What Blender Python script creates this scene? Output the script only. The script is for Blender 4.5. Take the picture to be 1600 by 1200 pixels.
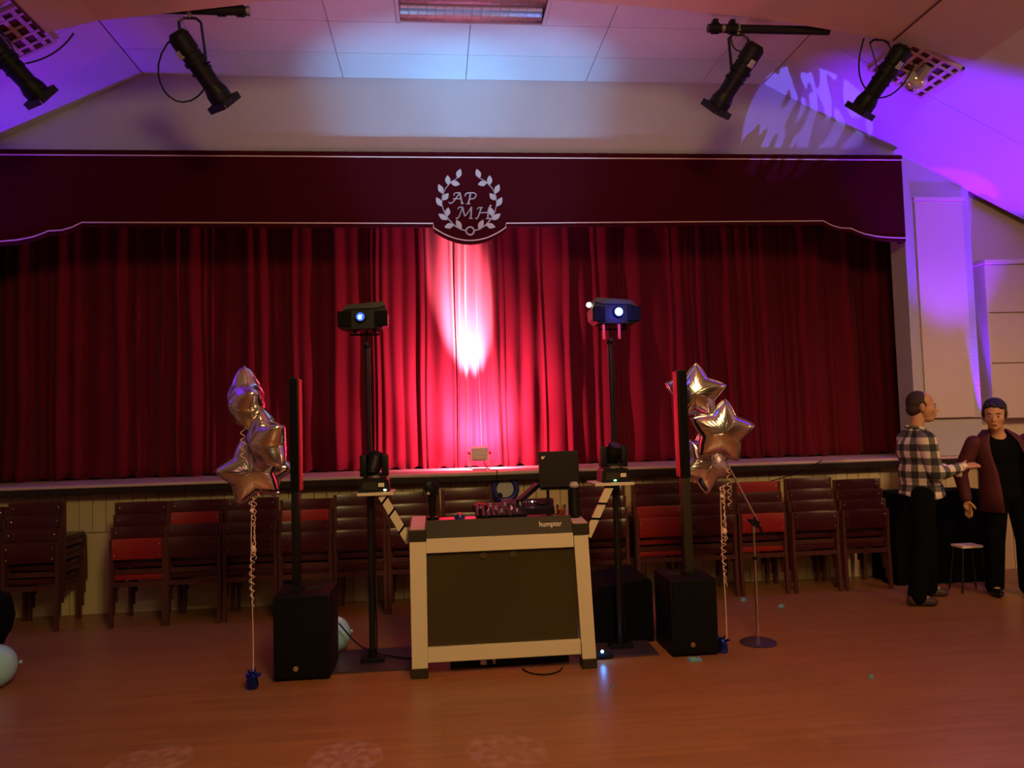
import bpy, bmesh, math, random
from mathutils import Vector, Matrix, Euler
random.seed(7)
PI = math.pi
S = bpy.context.scene
for o in list(bpy.data.objects): bpy.data.objects.remove(o)
COL = S.collection

# ---------------------------------------------------------------- camera
pitch, yaw, roll, FPX = 0.0544, 0.0977, -0.0280, 1205.0
cy, sy, cp, sp = math.cos(yaw), math.sin(yaw), math.cos(pitch), math.sin(pitch)
fwd = Vector((sy*cp, cy*cp, sp)); right = Vector((cy, -sy, 0)); up = right.cross(fwd)
c_, s_ = math.cos(roll), math.sin(roll)
r2 = right*c_ + up*s_; u2 = -right*s_ + up*c_
cam = bpy.data.cameras.new('camera'); cam.sensor_width = 36; cam.lens = FPX/1600*36
cam.clip_end = 100
co = bpy.data.objects.new('camera', cam); COL.objects.link(co)
M = Matrix((r2, u2, -fwd)).transposed().to_4x4(); M.translation = (0, 0, 1.6)
co.matrix_world = M
S.camera = co

# ---------------------------------------------------------------- view, world
S.view_settings.view_transform = 'Standard'; S.view_settings.look = 'None'
S.view_settings.gamma = 1; S.view_settings.use_curve_mapping = False
S.view_settings.exposure = 0.0
W = bpy.data.worlds.new('world'); S.world = W; W.use_nodes = True
W.node_tree.nodes['Background'].inputs[0].default_value = (0.10, 0.05, 0.06, 1)
W.node_tree.nodes['Background'].inputs[1].default_value = 0.05

# ---------------------------------------------------------------- lights
def lamp(name, kind, loc, target, color, power, size=0.1, angle=45, blend=0.5, sizey=None):
    d = bpy.data.lights.new(name, kind); d.color = color; d.energy = power
    if kind == 'AREA':
        d.shape = 'RECTANGLE'; d.size = size; d.size_y = sizey or size
    else:
        d.shadow_soft_size = size
    if kind == 'SPOT':
        d.spot_size = math.radians(angle); d.spot_blend = blend
    o = bpy.data.objects.new(name, d); COL.objects.link(o); o.location = loc
    if target is not None:
        o.rotation_euler = (Vector(target)-Vector(loc)).to_track_quat('-Z', 'Y').to_euler()
    return o
def gobo(o, scale, stretch, lo, hi, seed, kind='streak', rot=0):
    """cut-out disc of a projecting party light: a pattern in the beam"""
    d = o.data; d.use_nodes = True; nt = d.node_tree; N = nt.nodes; L = nt.links
    em = [n for n in N if n.type == 'EMISSION'][0]
    tc = N.new('ShaderNodeTexCoord'); sx = N.new('ShaderNodeSeparateXYZ'); L.new(tc.outputs['Normal'], sx.inputs[0])
    def m(op, a, b=None):
        n = N.new('ShaderNodeMath'); n.operation = op
        for i, v in enumerate((a, b)):
            if v is None: continue
            if isinstance(v, (int, float)): n.inputs[i].default_value = v
            else: L.new(v, n.inputs[i])
        return n.outputs[0]
    x = m('DIVIDE', sx.outputs[0], sx.outputs[2]); y = m('DIVIDE', sx.outputs[1], sx.outputs[2])
    if kind == 'streak':
        cb = N.new('ShaderNodeCombineXYZ'); L.new(x, cb.inputs[0]); L.new(y, cb.inputs[1]); cb.inputs[2].default_value = seed
        vr = N.new('ShaderNodeVectorRotate'); vr.rotation_type = 'Z_AXIS'; vr.inputs['Angle'].default_value = rot; L.new(cb.outputs[0], vr.inputs[0])
        mp = N.new('ShaderNodeMapping'); mp.inputs['Scale'].default_value = (scale, scale*stretch, 1)
        L.new(vr.outputs[0], mp.inputs[0])
        no = N.new('ShaderNodeTexNoise'); no.inputs['Scale'].default_value = 1; no.inputs['Detail'].default_value = 0.3
        L.new(mp.outputs[0], no.inputs[0])
        mr = N.new('ShaderNodeMapRange'); mr.inputs[1].default_value = lo; mr.inputs[2].default_value = hi
        L.new(no.outputs[0], mr.inputs[0]); out = mr.outputs[0]
    else:
        r = m('SQRT', m('ADD', m('MULTIPLY', x, x), m('MULTIPLY', y, y)))
        a = m('ARCTAN2', y, x)
        pet = m('SINE', m('MULTIPLY', a, stretch)); ring = m('SINE', m('MULTIPLY', r, scale))
        out = m('GREATER_THAN', m('MULTIPLY', pet, ring), lo)
        out = m('ADD', m('MULTIPLY', out, 0.8), 0.2)
    L.new(out, em.inputs['Strength'])

# warm area fills added overhead in place of unseen hall lighting
lamp('warm_fill', 'AREA', (0.9, 0.0, 4.4), (0.7, 4.6, 0.3), (1.0, 0.78, 0.28), 130, 1.0)
lamp('warm_fill', 'AREA', (-3.2, -4.5, 3.6), (-1, 5, 1.0), (1.0, 0.45, 0.30), 12, 1.2)
lamp('right_fill', 'SPOT', (5.4, 2.2, 3.3), (5.2, 7.3, 1.0), (1.0, 0.58, 0.26), 330, 0.25, 50, 1.0)  # warm spot and point added to brighten the right wall and men
lamp('right_fill', 'POINT', (6.1, 3.9, 2.5), None, (1.0, 0.50, 0.30), 24, 0.25)
# red wash added for the floor, pink wash for curtain glow on the ceiling
lamp('red_wash', 'SPOT', (1.2, 1.6, 4.5), (1.4, 4.6, 0), (1.0, 0.20, 0.07), 230, 0.3, 85, 1.0)
lamp('pink_wash', 'SPOT', (0.4, 2.4, 1.0), (0.5, 5.9, 5.0), (1.0, 0.26, 0.48), 300, 0.3, 66, 1.0)
# flood lamp standing on the stage, thrown up the curtain
lamp('flood_beam', 'SPOT', (0.41, 7.74, 1.42), (0.34, 8.25, 2.62), (1.0, 0.88, 0.80), 17000, 0.03, 26, 1.0)
lamp('flood_spill', 'SPOT', (0.41, 7.745, 1.43), (0.41, 8.40, 1.90), (1.0, 0.30, 0.45), 700, 0.06, 112, 1.0)
lamp('flood_spill', 'AREA', (0.41, 7.74, 1.36), (0.41, 8.40, 1.50), (1.0, 0.24, 0.36), 100, 0.15, sizey=0.11)
# added blue spots, two beside the moving heads, one fixtureless, tinting the ceiling edge
lamp('blue_beam', 'SPOT', (1.345, 5.52, 1.50), (0.80, 7.38, 5.02), (0.14, 0.48, 1.0), 560, 0.05, 36, 1.0)
lamp('blue_beam', 'SPOT', (-0.33, 5.52, 1.50), (-0.15, 7.38, 5.02), (0.14, 0.48, 1.0), 560, 0.05, 36, 1.0)
lamp('blue_beam', 'SPOT', (0.50, 5.75, 1.35), (0.36, 7.30, 5.10), (0.20, 0.42, 1.0), 150, 0.05, 80, 1.0)
# violet uplighters in the two front corners
lamp('violet_uplight', 'SPOT', (5.36, 6.52, 0.45), (5.20, 6.78, 4.0), (0.14, 0.003, 1.0), 1700, 0.04, 40, 0.4)
lamp('violet_uplight', 'SPOT', (5.570, 7.36, 1.33), (5.50, 7.43, 4.0), (0.10, 0.003, 1.0), 900, 0.02, 16, 0.4)
lamp('violet_uplight', 'SPOT', (-4.9, 6.9, 0.42), (-4.6, 7.0, 4.0), (0.14, 0.003, 1.0), 950, 0.05, 62, 0.9)
# pattern thrown by the party light on the right-hand stand
g = lamp('pattern_beam', 'SPOT', (1.29, 5.50, 2.56), (3.97, 7.42, 4.82), (0.14, 0.11, 1.0), 620, 0.003, 17.5, 0.10)
gobo(g, 46, 0.25, 0.51, 0.525, 3.7, rot=0.5)
for i, (fx, fy) in enumerate(((-0.48, 3.95), (0.3, 3.9), (2.15, 3.7), (-1.45, 4.05))):
    g = lamp('floor_pattern_beam', 'SPOT', (-0.50, 5.27, 2.36), (fx, fy, 0), (0.45, 0.40, 0.8), 90, 0.004, 8, 0.2)
    gobo(g, 150, 7, 0.0, 0, i, 'flower')

# ---------------------------------------------------------------- materials
def mat(name, col, rough=0.6, metal=0.0, spec=0.5, bump=None, var=None, emit=None, sheen=0, coat=0, trans=0, alpha=1):
    m = bpy.data.materials.new(name); m.use_nodes = True; nt = m.node_tree; N = nt.nodes; L = nt.links
    b = N['Principled BSDF']
    b.inputs['Base Color'].default_value = (*col, 1); b.inputs['Roughness'].default_value = rough
    b.inputs['Metallic'].default_value = metal; b.inputs['Specular IOR Level'].default_value = spec
    if sheen: b.inputs['Sheen Weight'].default_value = sheen; b.inputs['Sheen Roughness'].default_value = 0.4
    if coat: b.inputs['Coat Weight'].default_value = coat; b.inputs['Coat Roughness'].default_value = 0.1
    if trans: b.inputs['Transmission Weight'].default_value = trans
    if emit: b.inputs['Emission Color'].default_value = (*emit[0], 1); b.inputs['Emission Strength'].default_value = emit[1]
    tc = N.new('ShaderNodeTexCoord')
    if var:      # (scale, amount, stretch)
        mp = N.new('ShaderNodeMapping'); mp.inputs['Scale'].default_value = var[2]; L.new(tc.outputs['Object'], mp.inputs[0])
        n = N.new('ShaderNodeTexNoise'); n.inputs['Scale'].default_value = var[0]; n.inputs['Detail'].default_value = 5
        L.new(mp.outputs[0], n.inputs[0])
        mx = N.new('ShaderNodeMix'); mx.data_type = 'RGBA'; a = var[1]
        mx.inputs[6].default_value = (*[c*(1-a) for c in col], 1); mx.inputs[7].default_value = (*[min(1, c*(1+a)) for c in col], 1)
        L.new(n.outputs[0], mx.inputs[0]); L.new(mx.outputs[2], b.inputs['Base Color'])
    if bump:     # (scale, strength)
        n = N.new('ShaderNodeTexNoise'); n.inputs['Scale'].default_value = bump[0]; n.inputs['Detail'].default_value = 3
        L.new(tc.outputs['Object'], n.inputs[0])
        bp = N.new('ShaderNodeBump'); bp.inputs['Strength'].default_value = bump[1]; bp.inputs['Distance'].default_value = 0.01
        L.new(n.outputs[0], bp.inputs['Height']); L.new(bp.outputs[0], b.inputs['Normal'])
    return m
MT = {}
MT['plaster'] = mat('plaster', (0.46, 0.42, 0.39), 0.85, bump=(60, 0.35), var=(3, 0.05, (1, 1, 1)))
MT['ceiling'] = mat('ceiling', (0.66, 0.62, 0.60), 0.85, bump=(90, 0.35), var=(4, 0.05, (1, 1, 1)))
MT['beam'] = mat('beam', (0.60, 0.47, 0.36), 0.7, bump=(20, 0.05))
MT['wallpaint'] = mat('wall_paint', (0.62, 0.50, 0.38), 0.7, bump=(30, 0.1))
MT['board'] = mat('board_paint', (0.62, 0.48, 0.29), 0.5, bump=(15, 0.1), var=(6, 0.08, (1, 1, 0.2)))
MT['lip'] = mat('stage_nosing', (0.02, 0.012, 0.012), 0.3)
MT['stagefloor'] = mat('stage_floor', (0.60, 0.40, 0.40), 0.5, var=(5, 0.2, (0.3, 4, 1)))  # pink of the flood light is put into this colour
MT['line'] = mat('dark_joint', (0.10, 0.03, 0.03), 0.7)
MT['velvet'] = mat('velvet', (0.135, 0.0035, 0.014), 0.85, sheen=0.08, bump=(400, 0.1), spec=0.15)
MT['valance'] = mat('valance_cloth', (0.050, 0.0010, 0.003), 0.9, bump=(300, 0.1), spec=0.1)
MT['trim'] = mat('gold_piping', (0.75, 0.48, 0.36), 0.6)
MT['silver'] = mat('silver_applique', (0.50, 0.44, 0.40), 0.45, 0.1, bump=(120, 0.3))
MT['black'] = mat('black_plastic', (0.0045, 0.004, 0.005), 0.5, spec=0.25, bump=(200, 0.05))
MT['blackm'] = mat('black_metal', (0.015, 0.013, 0.015), 0.35, 0.3)
MT['blackcloth'] = mat('black_cloth', (0.0025, 0.0025, 0.004), 0.95, spec=0.1, bump=(40, 0.2))
MT['grille'] = mat('speaker_grille', (0.002, 0.002, 0.0025), 0.8, bump=(500, 0.5), spec=0.2)
MT['chrome'] = mat('chrome', (0.75, 0.72, 0.68), 0.2, 1.0)
MT['brushed'] = mat('brushed_metal', (0.55, 0.52, 0.50), 0.35, 1.0)
MT['reflector'] = mat('light_reflector', (0.50, 0.45, 0.45), 0.22, 0.9)
MT['white'] = mat('white_laminate', (0.68, 0.62, 0.50), 0.4, bump=(40, 0.02))
MT['cap'] = mat('dark_grey_cap', (0.028, 0.024, 0.016), 0.45, spec=0.3)
MT['panel'] = mat('smoked_panel', (0.045, 0.038, 0.018), 0.30, var=(2, 0.2, (1, 1, 1)))
MT['fascia'] = mat('fascia', (0.016, 0.015, 0.007), 0.5, spec=0.25)
MT['wood'] = mat('chair_wood', (0.075, 0.018, 0.015), 0.45, var=(8, 0.3, (1, 1, 0.2)))
MT['maroon'] = mat('maroon_vinyl', (0.050, 0.004, 0.010), 0.32, bump=(60, 0.05))
MT['red'] = mat('red_vinyl', (0.27, 0.006, 0.007), 0.45, bump=(60, 0.05))
MT['label'] = mat('white_label', (0.75, 0.72, 0.62), 0.5)
MT['glass'] = mat('clear_glass', (0.95, 0.95, 0.95), 0.03, trans=1.0)
MT['amber'] = mat('amber_drink', (0.8, 0.45, 0.12), 0.05, trans=0.8)
MT['bulb'] = mat('bulb_glass', (0.85, 0.78, 0.6), 0.06, 0.55)
MT['foil'] = mat('silver_foil', (0.88, 0.85, 0.84), 0.19, 1.0, bump=(9, 0.25))
_b = MT['foil'].node_tree.nodes['Principled BSDF']
if 'Thin Film Thickness' in _b.inputs: _b.inputs['Thin Film Thickness'].default_value = 420
MT['ribbon'] = mat('ribbon', (0.85, 0.62, 0.52), 0.35)
MT['bluefoil'] = mat('blue_foil', (0.03, 0.06, 0.55), 0.2, 0.9)
MT['latex'] = mat('pale_blue_latex', (0.36, 0.68, 0.85), 0.25, coat=0.4)
MT['latexscrap'] = mat('blue_latex', (0.12, 0.30, 0.45), 0.35)
MT['skin'] = mat('skin', (0.50, 0.24, 0.13), 0.55, bump=(80, 0.05))
MT['hair'] = mat('brown_hair', (0.035, 0.014, 0.008), 0.7, bump=(150, 0.6))
MT['darkhair'] = mat('dark_hair', (0.010, 0.006, 0.006), 0.6, bump=(150, 0.6))
MT['lips'] = mat('lips', (0.36, 0.10, 0.08), 0.5)
MT['jeans'] = mat('dark_jeans', (0.003, 0.0035, 0.006), 0.9, spec=0.08, bump=(60, 0.2))
MT['trouser'] = mat('black_trousers', (0.003, 0.003, 0.004), 0.9, spec=0.06, bump=(50, 0.2))
MT['jacket'] = mat('maroon_jacket', (0.07, 0.006, 0.012), 0.8, bump=(70, 0.2))
MT['tee'] = mat('black_tshirt', (0.003, 0.003, 0.004), 0.9, spec=0.06, bump=(50, 0.2))
MT['shoe'] = mat('brown_shoe', (0.05, 0.025, 0.02), 0.5)
MT['shoeblack'] = mat('black_shoe', (0.008, 0.007, 0.008), 0.2)
MT['eye'] = mat('eye', (0.4, 0.36, 0.32), 0.2)
MT['bluelens'] = mat('blue_lens', (0.1, 0.3, 1), 0.1, emit=((0.08, 0.22, 1.0), 14))
MT['bluecore'] = mat('blue_lens_core', (0.5, 0.8, 1), 0.1, emit=((0.35, 0.62, 1.0), 40))
MT['green'] = mat('green_led', (0.1, 0.9, 0.2), 0.3, emit=((0.15, 1.0, 0.25), 5))
MT['whiteled'] = mat('white_led', (1, 1, 0.8), 0.3, emit=((0.9, 1.0, 0.7), 5))
MT['blueled'] = mat('blue_led', (0.1, 0.5, 1), 0.3, emit=((0.1, 0.5, 1.0), 25))
MT['redled'] = mat('red_led', (1, 0.1, 0.05), 0.3, emit=((1.0, 0.1, 0.03), 5))
MT['floodled'] = mat('flood_lamp_face', (1, 0.8, 0.85), 0.3, emit=((1.0, 0.7, 0.8), 20))
MT['greycase'] = mat('grey_casting', (0.42, 0.38, 0.38), 0.45)
MT['palecase'] = mat('pale_grey_casting', (0.80, 0.76, 0.76), 0.45)
MT['bluering'] = mat('blue_ring', (0.02, 0.025, 0.20), 0.35)
MT['paleface'] = mat('pale_disc', (0.40, 0.42, 0.45), 0.4)
MT['redplastic'] = mat('red_plastic', (0.6, 0.02, 0.04), 0.35)
MT['pinktab'] = mat('pink_bracket', (0.75, 0.06, 0.10), 0.4)
MT['violetlens'] = mat('violet_lens', (0.4, 0.05, 1), 0.2, emit=((0.25, 0.02, 1.0), 2))
MT['smoke'] = mat('purple_matt_base', (0.05, 0.03, 0.06), 0.35)

# floor: narrow strip boards, satin varnish
def floor_mat():
    m = bpy.data.materials.new('strip_floor'); m.use_nodes = True; nt = m.node_tree; N = nt.nodes; L = nt.links
    b = N['Principled BSDF']; tc = N.new('ShaderNodeTexCoord')
    mp = N.new('ShaderNodeMapping'); L.new(tc.outputs['Object'], mp.inputs[0])
    br = N.new('ShaderNodeTexBrick'); br.inputs['Scale'].default_value = 1; br.inputs['Brick Width'].default_value = 1.5
    br.inputs['Row Height'].default_value = 0.07; br.inputs['Mortar Size'].default_value = 0.0012; br.offset = 0.37
    br.inputs['Color1'].default_value = (0.34, 0.145, 0.058, 1); br.inputs['Color2'].default_value = (0.29, 0.118, 0.047, 1)
    br.inputs['Mortar'].default_value = (0.20, 0.07, 0.03, 1); L.new(mp.outputs[0], br.inputs[0])
    m2 = N.new('ShaderNodeMapping'); m2.inputs['Scale'].default_value = (1.2, 14, 1); L.new(tc.outputs['Object'], m2.inputs[0])
    n = N.new('ShaderNodeTexNoise'); n.inputs['Scale'].default_value = 1.6; n.inputs['Detail'].default_value = 6; L.new(m2.outputs[0], n.inputs[0])
    mr = N.new('ShaderNodeMapRange'); mr.inputs[1].default_value = 0.3; mr.inputs[2].default_value = 0.7; mr.inputs[3].default_value = 0.88; mr.inputs[4].default_value = 1.1
    L.new(n.outputs[0], mr.inputs[0])
    mx = N.new('ShaderNodeMix'); mx.data_type = 'RGBA'; mx.blend_type = 'MULTIPLY'; mx.inputs[0].default_value = 1
    L.new(br.outputs[0], mx.inputs[6]); L.new(mr.outputs[0], mx.inputs[7]); L.new(mx.outputs[2], b.inputs['Base Color'])
    n2 = N.new('ShaderNodeTexNoise'); n2.inputs['Scale'].default_value = 2.5; n2.inputs['Detail'].default_value = 4; L.new(tc.outputs['Object'], n2.inputs[0])
    r2_ = N.new('ShaderNodeMapRange'); r2_.inputs[3].default_value = 0.29; r2_.inputs[4].default_value = 0.40; L.new(n2.outputs[0], r2_.inputs[0])
    L.new(r2_.outputs[0], b.inputs['Roughness'])
    n3 = N.new('ShaderNodeTexNoise'); n3.inputs['Scale'].default_value = 30; L.new(m2.outputs[0], n3.inputs[0])
    bp = N.new('ShaderNodeBump'); bp.inputs['Strength'].default_value = 0.04; bp.inputs['Distance'].default_value = 0.002
    L.new(n3.outputs[0], bp.inputs['Height']); L.new(bp.outputs[0], b.inputs['Normal'])
    return m
MT['floor'] = floor_mat()
def plaid(wrap=False):
    m = bpy.data.materials.new('plaid_flannel'); m.use_nodes = True; nt = m.node_tree; N = nt.nodes; L = nt.links
    b = N['Principled BSDF']; b.inputs['Roughness'].default_value = 0.85
    tc = N.new('ShaderNodeTexCoord'); sx = N.new('ShaderNodeSeparateXYZ'); L.new(tc.outputs['Object'], sx.inputs[0])
    def mm(op, a, bb):
        n = N.new('ShaderNodeMath'); n.operation = op
        for i, v in enumerate((a, bb)):
            if isinstance(v, (int, float)): n.inputs[i].default_value = v
            else: L.new(v, n.inputs[i])
        return n.outputs[0]
    xx = mm('ADD', sx.outputs[0], mm('MULTIPLY', sx.outputs[1], 0.12))
    if wrap: xx = mm('MULTIPLY', mm('ARCTAN2', sx.outputs[1], mm('SUBTRACT', sx.outputs[0], 0.03)), 0.1504)
    f1 = mm('GREATER_THAN', mm('FRACT', mm('ADD', mm('MULTIPLY', xx, 1/0.105), 40.1), 0), 0.5)
    f2 = mm('GREATER_THAN', mm('FRACT', mm('ADD', mm('MULTIPLY', sx.outputs[2], 1/0.115), 0.25), 0), 0.5)
    s = mm('ADD', f1, f2)
    cr = N.new('ShaderNodeValToRGB'); cr.color_ramp.interpolation = 'CONSTANT'
    e = cr.color_ramp.elements; e[0].color = (0.72, 0.62, 0.52, 1); e[1].position = 0.3; e[1].color = (0.13, 0.12, 0.11, 1)
    e2 = cr.color_ramp.elements.new(0.8); e2.color = (0.02, 0.018, 0.022, 1)
    L.new(mm('MULTIPLY', s, 0.5), cr.inputs[0]); L.new(cr.outputs[0], b.inputs['Base Color'])
    return m
MT['plaid'] = plaid(); MT['plaidbody'] = plaid(True)

# ---------------------------------------------------------------- geometry helpers
class MB:
    def __init__(s): s.bm = bmesh.new()
    def box(s, c, size, rot=None, bev=0):
        r = bmesh.ops.create_cube(s.bm, size=1)['verts']
        Mx = Matrix.Translation(c) @ (Euler(rot).to_matrix().to_4x4() if rot else Matrix()) @ Matrix.Diagonal((*size, 1))
        bmesh.ops.transform(s.bm, matrix=Mx, verts=r)
        if bev:
            ed = {e for v in r for e in v.link_edges}
            bmesh.ops.bevel(s.bm, geom=list(ed), offset=bev, segments=2, affect='EDGES', profile=0.7)
        return s
    def b2(s, x0, x1, y0, y1, z0, z1, bev=0):
        return s.box(((x0+x1)/2, (y0+y1)/2, (z0+z1)/2), (abs(x1-x0), abs(y1-y0), abs(z1-z0)), bev=bev)
    def beam(s, p, q, w, h, bev=0):
        p, q = Vector(p), Vector(q); d = q-p
        e = d.to_track_quat('X', 'Z').to_euler()
        return s.box((p+q)/2, (d.length, w, h), e, bev)
    def cyl(s, p, q, r, r1=None, n=16, cap=True):
        p, q = Vector(p), Vector(q); d = q-p
        v = bmesh.ops.create_cone(s.bm, cap_ends=cap, segments=n, radius1=r, radius2=r if r1 is None else r1, depth=d.length)['verts']
        Mx = Matrix.Translation((p+q)/2) @ d.to_track_quat('Z', 'Y').to_matrix().to_4x4()
        bmesh.ops.transform(s.bm, matrix=Mx, verts=v); return s
    def ball(s, c, r, n=16, rot=None):
        if isinstance(r, (int, float)): r = (r, r, r)
        v = bmesh.ops.create_uvsphere(s.bm, u_segments=n, v_segments=max(6, n//2), radius=1)['verts']
        Mx = Matrix.Translation(c) @ (Euler(rot).to_matrix().to_4x4() if rot else Matrix()) @ Matrix.Diagonal((*r, 1))
        bmesh.ops.transform(s.bm, matrix=Mx, verts=v); return s
    def cap(s, p, r0, q, r1, n=16):
        s.cyl(p, q, r0, r1, n); s.ball(p, r0, n); s.ball(q, r1, n); return s
    def tube(s, pts, r, n=8, closed=False):
        pts = [Vector(p) for p in pts]; rings = []; N_ = len(pts); prev = None
        for i, p in enumerate(pts):
            a = pts[i-1] if (i or closed) else p; b = pts[(i+1) % N_] if (i < N_-1 or closed) else p
            t = (b-a).normalized()
            if prev is None:
                u = t.orthogonal().normalized()
            else:
                u = (prev - t*prev.dot(t)); u = u.normalized() if u.length > 1e-6 else t.orthogonal().normalized()
            prev = u; w = t.cross(u)
            rr = r[i] if isinstance(r, (list, tuple)) else r
            rings.append([s.bm.verts.new(p+(u*math.cos(2*PI*k/n)+w*math.sin(2*PI*k/n))*rr) for k in range(n)])
        for i in range(N_ if closed else N_-1):
            A, B = rings[i], rings[(i+1) % N_]
            for k in range(n): s.bm.faces.new((A[k], A[(k+1) % n], B[(k+1) % n], B[k]))
        if not closed:
            s.bm.faces.new(rings[0][::-1]); s.bm.faces.new(rings[-1])
        return s
    def loft(s, rings, cap=True):
        R = [[s.bm.verts.new(p) for p in r] for r in rings]; n = len(R[0])
        for A, B in zip(R, R[1:]):
            for k in range(n): s.bm.faces.new((A[k], A[(k+1) % n], B[(k+1) % n], B[k]))
        if cap: s.bm.faces.new(R[0][::-1]); s.bm.faces.new(R[-1])
        return s
    def prism(s, poly, axis, a, b):
        """poly: 2D points; axis 'y' -> (x,z) extruded a..b in y; 'x' -> (y,z); 'z' -> (x,y)"""
        f = {'y': lambda p, t: (p[0], t, p[1]), 'x': lambda p, t: (t, p[0], p[1]), 'z': lambda p, t: (p[0], p[1], t)}[axis]
        A = [s.bm.verts.new(f(p, a)) for p in poly]; B = [s.bm.verts.new(f(p, b)) for p in poly]; n = len(poly)
        s.bm.faces.new(A); s.bm.faces.new(B[::-1])
        for k in range(n): s.bm.faces.new((A[k], B[k], B[(k+1) % n], A[(k+1) % n]))
        return s
    def lathe(s, prof, c=(0, 0, 0), n=24):
        rings = [[(c[0]+r*math.cos(2*PI*k/n), c[1]+r*math.sin(2*PI*k/n), c[2]+z) for k in range(n)] for r, z in prof]
        return s.loft(rings)
def wloc(o):
    v = Vector((0, 0, 0))
    while o is not None: v += o.location; o = o.parent
    return v
def ob(name, mb, material, parent=None, smooth=False):
    bm = mb.bm
    bmesh.ops.recalc_face_normals(bm, faces=bm.faces)
    if parent is not None:
        bmesh.ops.translate(bm, vec=-wloc(parent), verts=bm.verts)
    me = bpy.data.meshes.new(name); bm.to_mesh(me); bm.free()
    me.materials.append(MT[material] if isinstance(material, str) else material)
    if smooth:
        for p in me.polygons: p.use_smooth = True
        if smooth != 'all':
            try: me.set_sharp_from_angle(angle=math.radians(38))
            except Exception: pass
    o = bpy.data.objects.new(name, me); COL.objects.link(o)
    if parent is not None: o.parent = parent
    return o
def tag(o, label, cat, group=None, kind=None):
    o['label'] = label; o['category'] = cat
    if group: o['group'] = group
    if kind: o['kind'] = kind
    return o
def thing(name, label, cat, loc, group=None):
    o = bpy.data.objects.new(name, None); COL.objects.link(o); o.location = loc; o.empty_display_size = 0.1
    return tag(o, label, cat, group)
def struct(name, mb, material, label=None, smooth=False):
    o = ob(name, mb, material, None, smooth); o['kind'] = 'structure'
    if label: o['label'] = label
    o['category'] = name.split('_')[0]
    return o
def kids(o): return [c for c in bpy.data.objects if c.parent == o]
def dup(o, parent=None, childmap=None):
    c = o.copy(); COL.objects.link(c); c.parent = parent
    for ch in childmap[o]: dup(ch, c, childmap)
    return c
def bez(p0, p1, p2, p3, n=10):
    p0, p1, p2, p3 = map(Vector, (p0, p1, p2, p3)); out = []
    for i in range(n+1):
        t = i/n; out.append(p0*(1-t)**3+p1*3*t*(1-t)**2+p2*3*t*t*(1-t)+p3*t**3)
    return out

# ================================================================ STRUCTURE
XC = 0.35
WB = 7.45
struct('floor', MB().b2(-6.4, 7.2, -9, 9.2, -0.1, 0.0), 'floor', 'reddish brown varnished strip wood dance floor')
# stage front: plain lower panels at the left, tongue and groove boards elsewhere
base = struct('wall_stage', MB().b2(-6.4, 7.2, WB+0.02, WB+0.10, 0, 1.09), 'line', 'cream boarded front of the stage below the nosing')
bw = 0.117
bl = MB().b2(-bw/2+0.003, bw/2-0.003, WB, WB+0.025, 0.0, 1.085, bev=0.003)
b_long = ob('board', bl, 'board', base); b_long.location.x = 0
bs = MB().b2(-bw/2+0.003, bw/2-0.003, WB, WB+0.025, 0.735, 1.085, bev=0.003)
b_short = ob('board', bs, 'board', base)
k0 = -54
for k in range(k0, 58):
    x = XC + (k+0.5)*bw
    src = b_short if x < -0.9 else b_long
    if x < -6.2 or x > 7.0: continue
    c = src.copy(); COL.objects.link(c); c.parent = base; c.location = (x, 0, 0)
b_long.location = (XC + 58.5*bw - 0.0, 0, 0); b_short.location = (XC + (k0-0.5)*bw, 0, 0)
x = -5.82
while x < -0.95:
    ob('panel', MB().b2(x+0.003, min(x+0.82, -0.90)-0.003, WB+0.004, WB+0.025, 0.0, 0.728, bev=0.002), 'board', base); x += 0.82
# stage deck and nosing
struct('trim_1', MB().b2(-6.4, 7.2, 7.30, 7.42, 1.088, 1.150, bev=0.006), 'lip', 'dark nosing along the front edge of the stage')
struct('trim_2', MB().b2(-6.4, 7.2, 7.295, 7.345, 1.1505, 1.176, bev=0.006), 'stagefloor', 'pale rounded edge strip on top of the stage nosing, pink light in its colour')
struct('floor_stage', MB().b2(-6.4, 7.2, 7.345, 9.2, 1.10, 1.17), 'stagefloor', 'stage deck in front of the red curtain')
# proscenium wall
YP = 7.42
prof = [(-6.3, 3.185), (-2.70, 5.02), (3.40, 5.02), (6.95, 3.205)]
ox0, ox1, oz = -4.13, 4.835, 3.9
gable = [(-6.3, 1.176), (ox0, 1.176), (ox0, oz), (ox1, oz), (ox1, 1.176), (5.56, 1.176), (5.56, 3.92), (3.40, 5.02), (-2.70, 5.02), (-6.3, 3.185)]
struct('wall_back', MB().prism(gable, 'y', YP, YP+0.26), 'plaster', 'pale textured gable wall around the stage opening')
struct('wall_back_right', MB().b2(5.56, 7.1, YP+0.14, YP+0.26, 1.176, 4.0), 'wallpaint', 'recessed length of wall right of the stage opening')
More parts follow.
